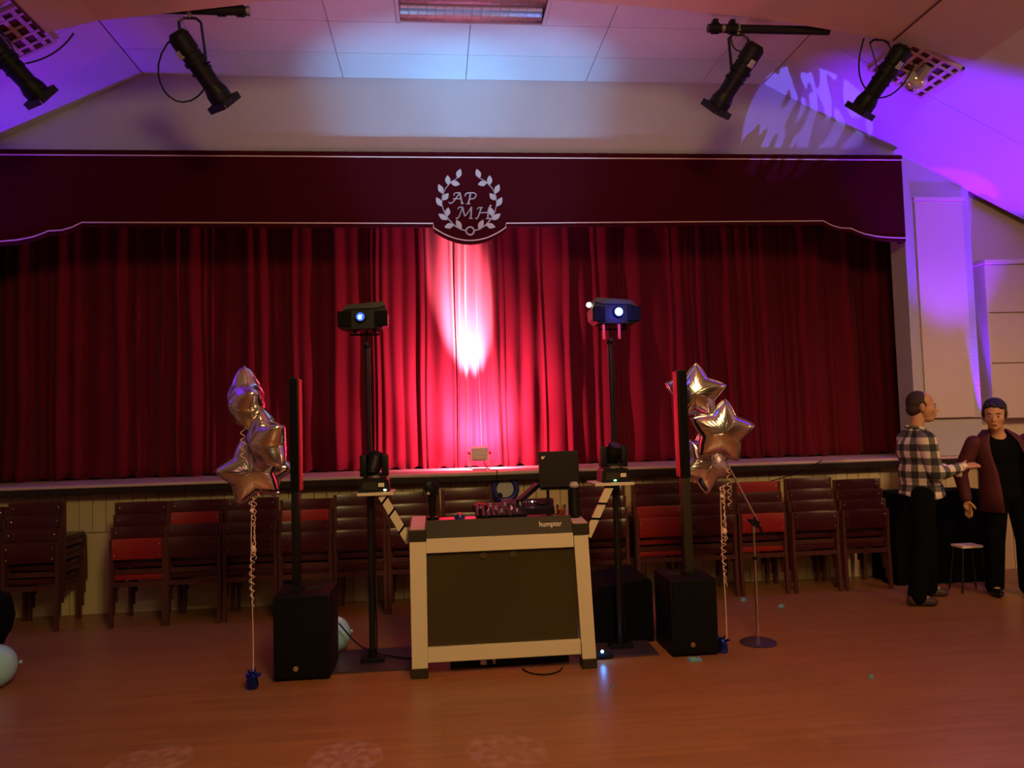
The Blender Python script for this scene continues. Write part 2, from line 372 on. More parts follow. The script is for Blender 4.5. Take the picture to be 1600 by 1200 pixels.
# shallow panels on that wall
struct('trim_3', MB().b2(4.945, 5.47, YP-0.025, YP, 1.56, 3.80, bev=0.008), 'wallpaint', 'tall flat panel on the wall right of the stage')
struct('trim_4', MB().b2(4.93, 5.485, YP-0.045, YP, 3.802, 3.84, bev=0.005), 'wallpaint', 'thin ledge on top of the tall flat wall panel')
bx_ = struct('trim_5', MB().b2(5.645, 6.9, YP-0.06, YP+0.14, 1.54, 3.12, bev=0.006), 'wallpaint', 'boxed panelling in the right corner')
struct('trim_6', MB().b2(5.635, 6.95, YP-0.08, YP+0.14, 3.125, 3.18, bev=0.012), 'wallpaint', 'cornice on top of the boxed panelling')
for i, z in enumerate((2.62, 2.10)):
    struct('trim_%d' % (7+i), MB().b2(5.66, 6.88, YP-0.066, YP-0.0605, z, z+0.008), 'line', 'fine joint line across the boxed panelling')
struct('trim_9', MB().b2(4.84, 5.56, YP-0.012, YP-0.0005, 1.545, 1.556), 'line', 'fine joint line under the tall wall panel')
# side walls, hall behind the camera
struct('wall_left', MB().b2(-6.4, -6.3, -9, 9.2, 0, 3.25), 'wallpaint')
struct('wall_right', MB().b2(6.95, 7.05, -9, 9.2, 0, 3.25), 'wallpaint')
struct('wall_front', MB().b2(-6.3, 6.95, -9.1, -9.0, 0, 5.3), 'wallpaint', 'wall at the far end of the hall behind the camera')
struct('wall_stage_back', MB().b2(-6.3, 6.95, 9.1, 9.2, 1.17, 5.0), 'line')
# ceiling: flat tiled centre, sloping sides
cl = struct('ceiling', MB().b2(-2.72, 3.42, -9, 7.43, 5.13, 5.20), 'line', 'suspended ceiling with pale textured tiles')
xs = [-2.69, -2.03, -0.835, 0.355, 1.55, 2.74, 3.39]
ys = [7.42, 6.92, 6.37, 5.78, 5.18, 4.6]
for i in range(len(xs)-1):
    for j in range(len(ys)-1):
        x0, x1, y1, y0 = xs[i], xs[i+1], ys[j], ys[j+1]
        if j == 2 and i in (2, 3): continue
        ob('ceiling_tile', MB().b2(x0+0.003, x1-0.003, y0+0.003, y1-0.003, 5.018, 5.036), 'ceiling', cl)
ob('ceiling_tile', MB().b2(xs[2]+0.003, -0.27, 5.783, 6.367, 5.018, 5.036), 'ceiling', cl)
ob('ceiling_tile', MB().b2(1.00, xs[4]-0.003, 5.783, 6.367, 5.018, 5.036), 'ceiling', cl)
ob('ceiling_field', MB().b2(-2.69, 3.39, -9, 4.6, 5.018, 5.036), 'ceiling', cl)
def slope(xa, za, xb, zb, name, label):
    d = Vector((xb-xa, 0, zb-za)).normalized(); nrm = Vector((-d.z, 0, d.x));
    if nrm.z < 0: nrm = -nrm
    r = struct(name, MB().prism([(xa, za+0.012), (xb, zb+0.012), (xb+nrm.x*0.08, zb+nrm.z*0.08), (xa+nrm.x*0.08, za+nrm.z*0.08)], 'y', -9, 7.43), 'line', label)
    yy = [7.42, 6.40, 5.0, -9]
    for j in range(3):
        ob('ceiling_panel', MB().prism([(xa, za), (xb, zb), (xb+nrm.x*0.012, zb+nrm.z*0.012), (xa+nrm.x*0.012, za+nrm.z*0.012)], 'y', yy[j+1]+0.002, yy[j]-0.002), 'ceiling', r)
slope(3.40, 5.02, 6.95, 3.205, 'ceiling_right', 'pale sloping ceiling down to the right wall')
slope(-2.70, 5.02, -6.3, 3.185, 'ceiling_left', 'pale sloping ceiling down to the left wall')
# boxed beam across the hall, nearer than the tiles
low = [(-2.79, 4.575), (-2.43, 4.672), (-2.12, 4.715), (-1.32, 4.83), (-0.4, 4.885), (0.35, 4.90), (1.0, 4.90), (1.65, 4.872), (2.70, 4.793), (3.23, 4.715), (3.74, 4.635)]
BY = 5.77
top = [(3.74, 4.83), (3.39, 5.017), (-2.69, 5.017), (-2.79, 4.96)]
struct('ceiling_beam', MB().prism(low+top, 'y', 3.9, BY), 'beam', 'boxed-in roof beam with an arched underside above the camera')
low2 = [(3.747, 4.628), (4.32, 4.510), (4.87, 4.392), (5.6, 4.18), (6.93, 3.55)]
struct('ceiling_beam_right', MB().prism(low2+[(6.93, 3.21), (3.747, 4.826)][0:0]+[(6.93, 3.56), (6.0, 4.2), (3.747, 4.826)], 'y', 3.9, BY), 'beam', 'lower length of the boxed-in beam towards the right wall')
struct('trim_10', MB().beam((3.743, 3.95, 4.630), (3.743, BY-0.02, 4.630), 0.012, 0.010), 'line', 'dark joint in the boxed beam')
struct('trim_11', MB().prism([(-2.80, 4.60), (-2.79, 4.575), (-2.43, 4.672), (-2.12, 4.715), (-1.32, 4.83), (-1.32, 4.86), (-2.12, 4.745), (-2.43, 4.702), (-2.80, 4.63)], 'y', BY, BY+0.03), 'beam', 'lip along the left edge of the boxed beam')
struct('trim_12', MB().beam((-2.800, 3.95, 4.590), (-2.800, BY+0.02, 4.590), 0.016, 0.05), 'line', 'dark end strip of the boxed beam at the left')

# ================================================================ CEILING LIGHTS
t = thing('ceiling_light', 'long recessed ceiling light with chrome louvres above the stage emblem', 'ceiling light', (0.365, 6.07, 5.03))
fr = MB()
for a in ((-0.265, -0.235, 5.785, 6.365), (0.965, 0.995, 5.785, 6.365), (-0.265, 0.995, 5.785, 5.81), (-0.265, 0.995, 6.345, 6.365)):
    fr.b2(a[0], a[1], a[2], a[3], 5.008, 5.034, bev=0.003)
ob('frame', fr, 'ceiling', t)
rf = MB()
for k in range(2):
    y0 = 5.81+k*0.2675; pr = []
    n = 12
    rings = []
    for i in range(n+1):
        a = PI*i/n; rings.append((y0+0.134-0.130*math.cos(a), 5.02+0.09*math.sin(a)))
    for i in range(n):
        (ya, za), (yb, zb) = rings[i], rings[i+1]
        v = [rf.bm.verts.new(p) for p in ((-0.235, ya, za), (0.965, ya, za), (0.965, yb, zb), (-0.235, yb, zb))]; rf.bm.faces.new(v)
ob('reflector', rf, 'reflector', t, True)
for k in range(2):
    ob('tube_lamp', MB().cyl((-0.22, 5.944+k*0.2675, 5.07), (0.95, 5.944+k*0.2675, 5.07), 0.013), 'label', t, True)
for k in range(15):
    ob('louvre_blade', MB().b2(-0.235+(k+1)*0.075-0.0015, -0.235+(k+1)*0.075+0.0015, 5.81, 6.345, 5.012, 5.020), 'chrome', t)
ob('louvre_rail', MB().b2(-0.235, 0.965, 6.074, 6.082, 5.010, 5.018), 'chrome', t)
def globe_light(xc, yc, sgn, label):
    # local frame lying on the slope; u across slope, v along y
    zc = 5.02-0.5113*(abs(xc-XC)-3.045)
    t = thing('ceiling_light', label, 'ceiling light', (xc, yc, zc-0.005), 'grilled square ceiling lights')
    d = Vector((sgn*0.8903, 0, -0.4553)); v = Vector((0, 1, 0)); n = Vector((-sgn*0.4553, 0, -0.8903))
    C = Vector((xc, yc, zc))
    R = Matrix((d, v, -n)).transposed().to_euler()
    P = lambda a, b, h: C+d*a+v*b+n*h
    f = MB()
    for a, b, la, lb in ((0, 0.27, 0.57, 0.03), (0, -0.27, 0.57, 0.03), (0.27, 0, 0.03, 0.57), (-0.27, 0, 0.03, 0.57)):
        f.box(P(a, b, 0.012), (la, lb, 0.03), R, 0.004)
    ob('frame', f, 'beam', t)
    ob('backing_plate', MB().box(P(0, 0, 0.003), (0.53, 0.53, 0.004), R), 'line', t)
    for i in range(5):
        ob('grille_bar', MB().box(P(-0.2+i*0.1, 0, 0.015), (0.035, 0.51, 0.012), R, 0.003), 'beam', t)
    for i in range(4):
        ob('grille_bar', MB().box(P(0, -0.18+i*0.12, 0.018), (0.51, 0.025, 0.012), R, 0.003), 'beam', t)
    ob('lamp_holder', MB().cyl(P(0.05, -0.14, 0.02), P(0.05, -0.05, 0.10), 0.05, 0.06), 'brushed', t, True)
    g = MB(); g.ball(P(0.05, 0, 0.11), (0.10, 0.10, 0.085), 24, R)
    ob('bulb', g, 'bulb', t, 'all')
    ob('bulb_core', MB().ball(P(0.05, 0, 0.15), (0.052, 0.052, 0.05), 16, R), 'chrome', t, 'all')
globe_light(4.20, 6.17, 1, 'square grilled ceiling light with round bulb on right ceiling slope')
globe_light(-3.28, 6.17, -1, 'square grilled ceiling light with round bulb on left ceiling slope')

# ================================================================ LIGHTING BARS AND STAGE SPOTS
def bar(x0, x1, y, z, label, endx):
    t = thing('lighting_bar', label, 'lighting bar', (x0, y, z), 'black lighting bars under the beam')
    ob('pipe', MB().cyl((x0, y, z), (x1, y, z), 0.034), 'blackm', t, True)
    for x in (endx, endx+0.14*(1 if endx < x0+0.5 else -1)):
        c = MB(); c.cyl((x-0.028, y, z), (x+0.028, y, z), 0.044); c.box((x, y, z+0.04), (0.04, 0.06, 0.05)); c.cyl((x, y-0.05, z+0.02), (x, y+0.05, z+0.02), 0.012)
        ob('clamp', c, 'black', t, True)
    ob('end_ring', MB().cyl((endx+0.05, y, z), (endx+0.075, y, z), 0.037), 'brushed', t, True)
bar(-2.45, -1.36, 5.86, 4.805, 'short black lighting bar under left end of beam', -1.42)
bar(2.24, 3.26, 5.86, 4.755, 'short black lighting bar under right end of beam', 2.30)
def spot(hook, a, b, label, cable, knob=1):
    """hook point, tail a, nose b: black profile spot"""
    a, b, hook = Vector(a), Vector(b), Vector(hook)
    t = thing('stage_spotlight', label, 'spotlight', hook, 'black profile spotlights hung above the stage front')
    d = (b-a); L = d.length; d.normalize()
    q = d.to_track_quat('Z', 'Y'); R = q.to_euler()
    P = lambda s: a+d*L*s
    body = MB()
    body.cyl(P(0), P(0.05), 0.055, 0.076, 20); body.cyl(P(0.05), P(0.26), 0.081, 0.081, 20); body.cyl(P(0.26), P(0.34), 0.071, 0.061, 20)
    ob('lamp_housing', body, 'black', t, True)
    b2 = MB(); b2.cyl(P(0.28), P(0.74), 0.076, 0.068, 20); b2.cyl(P(0.36), P(0.41), 0.088, 0.088, 20); b2.cyl(P(0.50), P(0.53), 0.080, 0.080, 20)
    ob('barrel', b2, 'black', t, True)
    b3 = MB(); b3.cyl(P(0.72), P(0.82), 0.070, 0.088, 20); b3.cyl(P(0.82), P(0.95), 0.088, 0.088, 20, cap=False)
    lt = ob('lens_tube', b3, 'black', t, True)
    ob('lens', MB().cyl(P(0.88), P(0.885), 0.085, 0.085, 20), 'bulb', lt, True)
    side = q @ Vector((1, 0, 0)); upv = q @ Vector((0, 1, 0))
    fr = MB()
    for s in (-1, 1):
        fr.box(P(0.965)+side*s*0.097, (0.008, 0.18, 0.05), R); fr.box(P(0.965)+upv*s*0.097, (0.18, 0.008, 0.05), R)
    ob('filter_frame', fr, 'blackm', t)
    for s, k in ((0.42, 1), (0.46, -1), (0.53, 1)):
        ob('shutter_handle', MB().cyl(P(s)+side*k*0.065, P(s)+side*k*0.125, 0.007), 'black', t, True)
    # vent plate, lighter
    ob('vent_plate', MB().box(P(0.24)-upv*0.072+side*0.02, (0.05, 0.02, 0.06), R, 0.004), 'greycase', t)
    # yoke: two arms from the hook to the barrel sides
    piv = P(0.36); hz = Vector((0.085, 0, 0)) ; top = hook-Vector((0, 0, 0.09))
    y = MB(); y.tube([top-hz*0.95, top-hz*0.5+Vector((0, 0, 0.03)), top+hz*0.5+Vector((0, 0, 0.03)), top+hz*0.95], 0.010, 6)
    y.beam(top-hz*0.95, piv-hz, 0.022, 0.007); y.beam(top+hz*0.95, piv+hz, 0.022, 0.007)
    ob('yoke', y, 'blackm', t)
    h = MB(); h.cyl(hook-Vector((0, 0, 0.06)), hook-Vector((0, 0, 0.035)), 0.014); h.box(hook-Vector((0, 0, 0.032)), (0.03, 0.06, 0.012))
    h.tube([hook+Vector((0, -0.036, -0.03)), hook+Vector((0, -0.036, 0.01)), hook+Vector((0, 0, 0.036)), hook+Vector((0, 0.034, 0.01))], 0.006, 6)
    ob('hook_clamp', h, 'brushed', t)
    ob('power_cable', MB().tube(cable, 0.0065, 6), 'black', t, True)
Y5 = 5.86
spot((-1.79, Y5, 4.80), (-1.85, 5.72, 4.56), (-1.58, 6.05, 4.15), 'black stage spotlight left of the long ceiling light, with looping cable',
     bez((-1.86, 5.75, 4.55), (-2.12, 5.8, 4.35), (-1.98, 5.85, 4.02), (-1.80, 5.9, 4.12))+bez((-1.80, 5.9, 4.12), (-1.70, 5.95, 4.2), (-1.68, 5.95, 4.3), (-1.70, 5.95, 4.38))[1:])
spot((2.49, Y5, 4.765), (2.585, 5.72, 4.56), (2.34, 6.05, 4.15), 'black stage spotlight hanging from the right lighting bar',
     bez((2.44, 5.86, 4.74), (2.40, 5.86, 4.6), (2.5, 5.9, 4.55), (2.55, 5.8, 4.56)))
spot((3.69, Y5, 4.75), (3.82, 5.72, 4.57), (3.59, 6.05, 4.15), 'black stage spotlight beside the grilled light on right slope',
     bez((3.56, 5.86, 4.70), (3.48, 5.9, 4.45), (3.52, 5.9, 4.3), (3.66, 5.9, 4.22))+bez((3.66, 5.9, 4.22), (3.8, 5.9, 4.2), (3.95, 5.9, 4.35), (3.98, 5.85, 4.5))[1:])
spot((-3.18, Y5, 4.66), (-3.17, 5.72, 4.50), (-2.93, 6.05, 4.18), 'black stage spotlight at the upper left corner by the grilled light',
     bez((-2.93, 5.8, 4.34), (-2.78, 5.85, 4.40), (-2.68, 5.85, 4.5), (-2.62, 5.85, 4.60)))

# ================================================================ CURTAINS
def curtain(x0, x1, seed, label, yo=0.0):
    rnd = random.Random(seed)
    z0, z1 = 1.18, 4.2; NZ = 26
    # pleats
    pl = []; x = x0
    while x < x1:
        w = rnd.choice((0.05, 0.07, 0.09, 0.12, 0.17, 0.22))*rnd.uniform(0.8, 1.2)
        pl.append((x, w, rnd.uniform(0.35, 1.0)*min(0.085, w*0.75+0.01), rnd.uniform(-0.03, 0.03), rnd.uniform(0, 6))); x += w
    bmc = MB(); cols = []
    pts = []
    for (px_, w, dep, sl, ph) in pl:
        for k in range(8):
            f = k/8; prof_ = (0.5-0.5*math.cos(2*PI*f))**0.75
            pts.append((px_+w*f, dep*prof_, sl, ph, w))
    for j in range(NZ+1):
        tz = j/NZ; z = z0+(z1-z0)*tz; row = []
        for (xx, d, sl, ph, w) in pts:
            env = 0.75+0.25*(1-tz)
            zb = z + (0.012*math.sin(xx*23+ph*0) + 0.008*math.sin(xx*51)) * (1 if j == 0 else 0)
            xo = xx + sl*(1-tz)*math.sin(tz*2.2+1)*0.8 + 0.006*math.sin(z*3+xx*7)
            y = 8.30 + yo - d*env - 0.055*(0.5+0.5*math.sin(xx*11.3+2.1*math.sin(xx*2.3+seed)+sl*8*(1-tz)))**1.5 - 0.02*math.sin(xx*1.7+seed) + 0.010*math.sin(z*5+xx*9)
            if j == 0: y -= 0.01
            row.append(bmc.bm.verts.new((xo, y, zb)))
        cols.append(row)
    for A, B in zip(cols, cols[1:]):
        for i in range(len(A)-1): bmc.bm.faces.new((A[i], A[i+1], B[i+1], B[i]))
    o = ob('stage_curtain', bmc, 'velvet', None, 'all')
    # hem band at the foot is a part of its own
    md = o.modifiers.new('thick', 'SOLIDIFY'); md.thickness = 0.006; md.offset = 1
    tag(o, label, 'curtain')
    hb = MB(); rows = []
    for j in range(2):
        rows.append([hb.bm.verts.new((v[0]+v[2]*math.sin(1)*0.8*1, 8.26-v[1]-0.02*math.sin(v[0]*1.7+seed)-0.022, 1.176+j*0.05)) for v in pts])
    return o
curtain(-5.0, 0.27, 3, 'left half of the dark red velvet stage curtain', 0.07)
curtain(0.225, 5.6, 8, 'right half of the red velvet stage curtain')
lamp('reflection_spot', 'SPOT', (-0.42, 5.60, 2.25), (-0.30, 8.2, 1.48), (0.10, 0.22, 1.0), 160, 0.001, 1.0, 0.2)  # narrow spot added to draw a reflected blue dash on the curtain

# ================================================================ VALANCE
half = [(0.352, 0), ]
VZT = 4.235
def bottom(off):
    r = [(0.352, 3.385)]
    for i in range(1, 9):
        x = i/8*0.345; r.append((0.352+x, 3.385+0.125*(x/0.345)**2))
    r += [(0.702, 3.552), (3.90, 3.568)]
    r += [(3.98, 3.525), (4.07, 3.497), (4.19, 3.490), (4.25, 3.462), (4.33, 3.434), (4.46, 3.408), (4.60, 3.396), (4.768, 3.390)]
    L_ = [(2*0.352-x, z) for x, z in r[1:]][::-1]
    full = L_+r
    return [(x, z-off) for x, z in full]
val = thing('stage_valance', 'dark red valance with gold piping and silver wreath emblem above the curtain', 'valance', (0.35, 7.32, 3.35))
b = bottom(0.035)
ob('valance_cloth', MB().prism([(-4.066, VZT)]+b+[(4.77, VZT)], 'y', 7.305, 7.335), 'valance', val)
ob('side_return', MB().b2(4.745, 4.77, 7.335, 7.41, 3.352, VZT), 'valance', val)
ob('leak_stop', MB().b2(-4.06, 4.765, 7.336, 7.419, 4.19, 4.233), 'valance', val)  # unseen board added to stop flood light leaking up the gap
hd = MB(); rows = []
for j in range(2):
    rows.append([])
n = 240
for i in range(n):
    x = -4.066+8.836*i/(n-1); y = 7.297-0.006*abs(math.sin(i*0.7))
    rows[0].append(hd.bm.verts.new((x, y, VZT-0.032))); rows[1].append(hd.bm.verts.new((x, y, VZT+0.008)))
for i in range(n-1): hd.bm.faces.new((rows[0][i], rows[0][i+1], rows[1][i+1], rows[1][i]))
ob('heading_tape', hd, 'valance', val)
ob('gold_piping', MB().tube([(-4.066, 7.300, VZT-0.040), (4.768, 7.300, VZT-0.040)], 0.0065, 6), 'trim', val)
ob('gold_piping', MB().tube([(x, 7.300, z) for x, z in bottom(0)], 0.0065, 6), 'trim', val)
# emblem
YE = 7.302
def E(u, v): return (0.353+(u-812)*0.001, 3.79-(v-553)*0.001)
def leaf(bx, bz, tx, tz_):
    m = MB(); b_, t_ = Vector((*E(bx, bz),)), Vector((*E(tx, tz_),)); d = t_-b_; n_ = Vector((-d.y, d.x)).normalized()*0.026
    pts = []
    for f, w in ((0, 0.1), (0.12, 0.45), (0.3, 0.88), (0.48, 1), (0.66, 0.85), (0.84, 0.45), (1, 0.02)):
        pts.append((b_+d*f, w))
    poly = [tuple(p+n_*w) for p, w in pts]+[tuple(p-n_*w) for p, w in pts][::-1]
    m.prism(poly, 'y', YE-0.006, YE+0.003)
    return m
LV = [(705, 350, 735, 262), (612, 415, 610, 325), (640, 395, 725, 412), (560, 500, 520, 412), (560, 565, 615, 500), (548, 625, 495, 540),
      (595, 722, 610, 638), (598, 757, 513, 700), (657, 805, 568, 828), (728, 850, 683, 757)]
for a in LV:
    ob('leaf', leaf(*a), 'silver', val)
    ob('leaf', leaf(1624-a[0], a[1], 1624-a[2], a[3]), 'silver', val)
for s in (0, 1):
    P_ = [(705, 350), (640, 390), (585, 455), (555, 525), (548, 600), (565, 670), (605, 745), (660, 810), (720, 848), (768, 862)]
    if s: P_ = [(1624-u, v) for u, v in P_]
    ob('stem', MB().tube([(E(*p)[0], YE-0.002, E(*p)[1]) for p in P_], [0.003, 0.004, 0.004, 0.004, 0.004, 0.005, 0.006, 0.007, 0.007, 0.007], 6), 'silver', val)
ob('ring', MB().tube([(E(812, 865)[0]+0.038*math.cos(a*PI/12), YE-0.002, E(812, 865)[1]+0.038*math.sin(a*PI/12)) for a in range(24)], 0.0085, 8, True), 'silver', val)
def stroke(m, pts, w=0.0075):
    # smooth through points
    P_ = [Vector((E(*p)[0], YE-0.002, E(*p)[1])) for p in pts]; out = []
    for i in range(len(P_)-1):
        p0 = P_[max(i-1, 0)]; p1 = P_[i]; p2 = P_[i+1]; p3 = P_[min(i+2, len(P_)-1)]
        for k in range(5):
            t_ = k/5; out.append(0.5*((2*p1)+(p2-p0)*t_+(2*p0-5*p1+4*p2-p3)*t_*t_+(3*p1-p0-3*p2+p3)*t_**3))
    out.append(P_[-1]); m.tube(out, w, 6); return m
def letter(strokes):
    m = MB()
    for s in strokes: stroke(m, *s) if isinstance(s, tuple) else stroke(m, s)
    ob('letter', m, 'silver', val)
letter([([(615, 585), (632, 597), (660, 580), (700, 525), (724, 492)], 0.0055), ([(722, 495), (732, 545), (742, 597)], 0.0085), ([(730, 600), (758, 597)], 0.005), ([(655, 552), (735, 552)], 0.005), ([(665, 522), (672, 500), (695, 494), (722, 493)], 0.005)])
letter([([(825, 497), (815, 550), (800, 600)], 0.0085), ([(782, 602), (822, 601)], 0.005), ([(772, 528), (782, 503), (830, 493), (870, 500), (878, 522), (858, 548), (815, 556)], 0.0058)])
letter([([(680, 738), (692, 744), (712, 720), (745, 635)], 0.0055), ([(745, 635), (757, 690), (768, 722)], 0.008), ([(768, 722), (800, 680), (830, 632)], 0.0055), ([(830, 632), (826, 690), (820, 742)], 0.0085), ([(805, 745), (840, 744)], 0.005), ([(700, 655), (712, 636), (745, 632)], 0.005)])
letter([([(865, 740), (880, 745), (898, 715), (925, 640)], 0.0065), ([(885, 655), (900, 640), (940, 637)], 0.005), ([(905, 690), (950, 688), (1000, 684)], 0.005), ([(1020, 615), (1002, 640), (990, 690), (985, 742)], 0.0085), ([(968, 746), (1010, 744)], 0.005)])

# ================================================================ STAGE FLOOD LAMP
t = thing('floodlight', 'small grey floodlight on stage lighting the curtain centre', 'floodlight', (0.41, 7.75, 1.172))
ob('housing', MB().box((0.41, 7.69, 1.335), (0.165, 0.07, 0.135), (0.25, 0, 0), 0.008), 'palecase', t)
ob('heat_sink', MB().box((0.41, 7.645, 1.30), (0.13, 0.02, 0.04), (0.25, 0, 0), 0.003), 'label', t)
ob('lamp_face', MB().box((0.41, 7.728, 1.345), (0.145, 0.004, 0.11), (0.25, 0, 0)), 'floodled', t)
ob('bracket', MB().tube([(0.315, 7.69, 1.34), (0.315, 7.69, 1.185), (0.505, 7.69, 1.185), (0.505, 7.69, 1.34)], 0.007, 6), 'palecase', t)
for s in (-1, 1): ob('knob', MB().cyl((0.41+s*0.09, 7.69, 1.34), (0.41+s*0.118, 7.69, 1.34), 0.016), 'pinktab', t, True)
ob('foot_bar', MB().box((0.41, 7.69, 1.182), (0.15, 0.06, 0.012), None, 0.003), 'greycase', t)
ob('power_cable', MB().tube(bez((0.45, 7.64, 1.26), (0.46, 7.5, 1.15), (0.55, 7.5, 1.19), (0.55, 7.285, 1.185))+bez((0.55, 7.285, 1.185), (0.55, 7.27, 1.1), (0.53, 7.40, 1.0), (0.49, 7.43, 0.85))[1:], 0.005, 6), 'black', t)
tag(ob('loose_cable', MB().tube(bez((3.75, 7.28, 1.18), (3.6, 7.30, 1.08), (3.3, 7.40, 0.96), (2.95, 7.42, 0.94), 16), 0.005, 6), 'black'), 'thin black cable hanging from the stage edge over chairs at right', 'cable')
tag(ob('end_post', MB().box((-4.02, 7.25, 1.24), (0.07, 0.05, 0.14), None, 0.01), 'label'), 'pale upright block on the stage edge at the far left', 'block')

# ================================================================ STACKED CHAIRS
def chair_proto(kind):
    t = bpy.data.objects.new('stacking_chair', None); COL.objects.link(t); t.empty_display_size = 0.1
    padm = 'red' if kind == 'red' else 'maroon'
    w = 0.213
    for s in (-1, 1):
        m = MB(); m.loft([[(s*w+a*0.015, y0+b_*0.014, z) for a, b_ in ((-1, -1), (1, -1), (1, 1), (-1, 1))] for y0, z in ((-0.012, 0), (0.008, 0.42), (0.0, 0.735))])
        ob('leg', m, 'wood', t)
        m = MB(); m.loft([[(s*(w-0.004)+a*0.014, y0+b_*0.014, z) for a, b_ in ((-1, -1), (1, -1), (1, 1), (-1, 1))] for y0, z in ((0.42, 0), (0.40, 0.40))])
        ob('leg', m, 'wood', t)
    fr = MB(); fr.b2(-w+0.015, w-0.015, -0.004, 0.016, 0.335, 0.375); fr.b2(-w+0.015, w-0.015, 0.39, 0.41, 0.345, 0.385)
    for s in (-1, 1): fr.b2(s*(w-0.014)-0.01, s*(w-0.014)+0.01, 0.016, 0.39, 0.345, 0.385)
    ob('seat_frame', fr, 'wood', t)
    st = MB(); st.b2(-w+0.012, w-0.012, 0.02, 0.43, 0.386, 0.432, bev=0.014)
    ob('seat', st, padm, t, True)
    bk = MB(); rings = []
    for i in range(9):
        f = i/8*2-1; x = f*(w-0.014); y = 0.020*(1-f*f)
        rings.append([(x, y-0.020, 0.565), (x, y-0.026, 0.60), (x, y-0.026, 0.715), (x, y-0.018, 0.738), (x, y+0.004, 0.735), (x, y+0.008, 0.60), (x, y-0.002, 0.562)])
    bk.loft(rings)
    bk = ob('backrest', bk, padm, t, True)
    for s in (-1, 1):
        for z in (0.60, 0.69): ob('rivet', MB().ball((s*(w-0.03), -0.022, z), 0.0055, 6), 'brushed', bk)
    return t
protos = {k: chair_proto(k) for k in ('maroon', 'red')}
cmap = {}
for o in bpy.data.objects: cmap.setdefault(o, []); 
for o in bpy.data.objects:
    if o.parent: cmap[o.parent].append(o)
used = {}
tiers = ['bottom chair', 'second chair up', 'third chair up', 'top chair', 'fifth chair up']
stacks = [(-3.87, 4, '', 'far left stack at photo edge', 0.0), (-3.405, 4, '', 'stack left of the row gap', 0.03),
          (-2.55, 4, '0', 'stack right of the row gap', 0.0), (-2.09, 4, '2', 'stack left of left balloon ribbon', 0.0),
          (-1.625, 4, '', 'stack behind the left balloon ribbon', 0.0), (-1.16, 4, '2', 'stack behind the left column speaker', -0.03),
          (-0.695, 4, '', 'stack behind the left light stand', 0.0), (-0.225, 4, '', 'stack left behind the booth', 0.0), (0.25, 4, '', 'stack behind the booth centre', 0.02),
          (0.80, 3, '', 'stack behind the black screen', 0.0), (1.47, 4, '', 'stack behind the right light stand', 0.0), (1.985, 4, '01', 'stack left of right column speaker', 0.0),
          (2.47, 4, '', 'stack behind right star balloons', 0.0), (2.945, 4, '03', 'stack behind the microphone stand', -0.02),
          (3.44, 4, '', 'stack right of microphone stand', 0.0), (3.93, 4, '', 'stack nearest the plaid shirt', -0.03)]
for si, (x, n, reds, where, dzz) in enumerate(stacks):
    for k in range(n):
        kind = 'red' if str(k) in reds else 'maroon'
        src = protos[kind]
        if kind not in used: c = src; used[kind] = 1
        else: c = dup(src, None, cmap)
        c.location = (x+random.uniform(-0.006, 0.006), 6.875+k*0.036, k*(0.100+dzz*0.3)); c.rotation_euler = (0, 0, random.uniform(-0.012, 0.012))
        if k == 0: c.location.z = 0
        tier = 'top chair' if k == n-1 else tiers[k]
        tag(c, '%s chair, %s of the %s' % ('bright red padded' if kind == 'red' else 'dark maroon padded', tier.replace(' chair', '').replace('chair ', '') if False else tier, where), 'chair', 'chairs stacked along the stage front')

# black cloth covered table / dark pile behind the men
cv = MB()
rows = []
npt = 90
def ring_at(z, grow):
    out = []
    X0, X1, Y0, Y1 = 4.30-grow, 5.28+grow, 6.98-grow, 7.38+grow
    per = 2*((X1-X0)+(Y1-Y0))
    for i in range(npt):
        s = per*i/npt
        if s < X1-X0: p = (X0+s, Y0); nn = (0, -1)
        elif s < X1-X0+Y1-Y0: p = (X1, Y0+s-(X1-X0)); nn = (1, 0)
        elif s < 2*(X1-X0)+Y1-Y0: p = (X1-(s-(X1-X0)-(Y1-Y0)), Y1); nn = (0, 1)
        else: p = (X0, Y1-(s-2*(X1-X0)-(Y1-Y0))); nn = (-1, 0)
        a = 0.018*math.sin(i*1.3)*(1-z/0.86)
        out.append((p[0]+nn[0]*a, min(p[1]+nn[1]*a, 7.43), z))
    return out
cv.loft([ring_at(0.004, 0.03), ring_at(0.3, 0.025), ring_at(0.6, 0.01), ring_at(0.82, 0.0), ring_at(0.86, -0.02)])
tag(ob('draped_table', cv, 'blackcloth', None, True), 'table covered to the floor in black cloth behind the two men', 'table')
t = thing('low_stool', 'low stool with pale seat and slim black legs between the men', 'stool', (4.70, 6.62, 0))
ob('stool_seat', MB().box((4.74, 6.62, 0.405), (0.20, 0.16, 0.022), None, 0.006), 'ribbon', t)
for dx in (-0.12, 0.12):
    for dy in (-0.09, 0.09): ob('leg', MB().cyl((4.74+dx*1.1, 6.62+dy, 0), (4.74+dx*0.7, 6.62+dy*0.7, 0.395), 0.008), 'blackm', t)
t = thing('uplighter', 'small black floor uplighter in the right corner shining violet', 'light', (5.605, 7.36, 0.86))
bpy.data.objects['uplighter'].location = (5.60, 7.37, 1.177)
def uplight(t, x, y, z, h, rr):
    ob('lamp_body', MB().cyl((x, y, z+0.025), (x, y, z+h), rr), 'black', t, True)
    ob('lens', MB().cyl((x, y, z+h+0.001), (x, y, z+h+0.006), rr*0.8), 'violetlens', t)
    ob('bracket', MB().tube([(x-rr-0.015, y, z+h*0.6), (x-rr-0.015, y, z+0.010), (x+rr+0.015, y, z+0.010), (x+rr+0.015, y, z+h*0.6)], 0.006, 6), 'black', t)
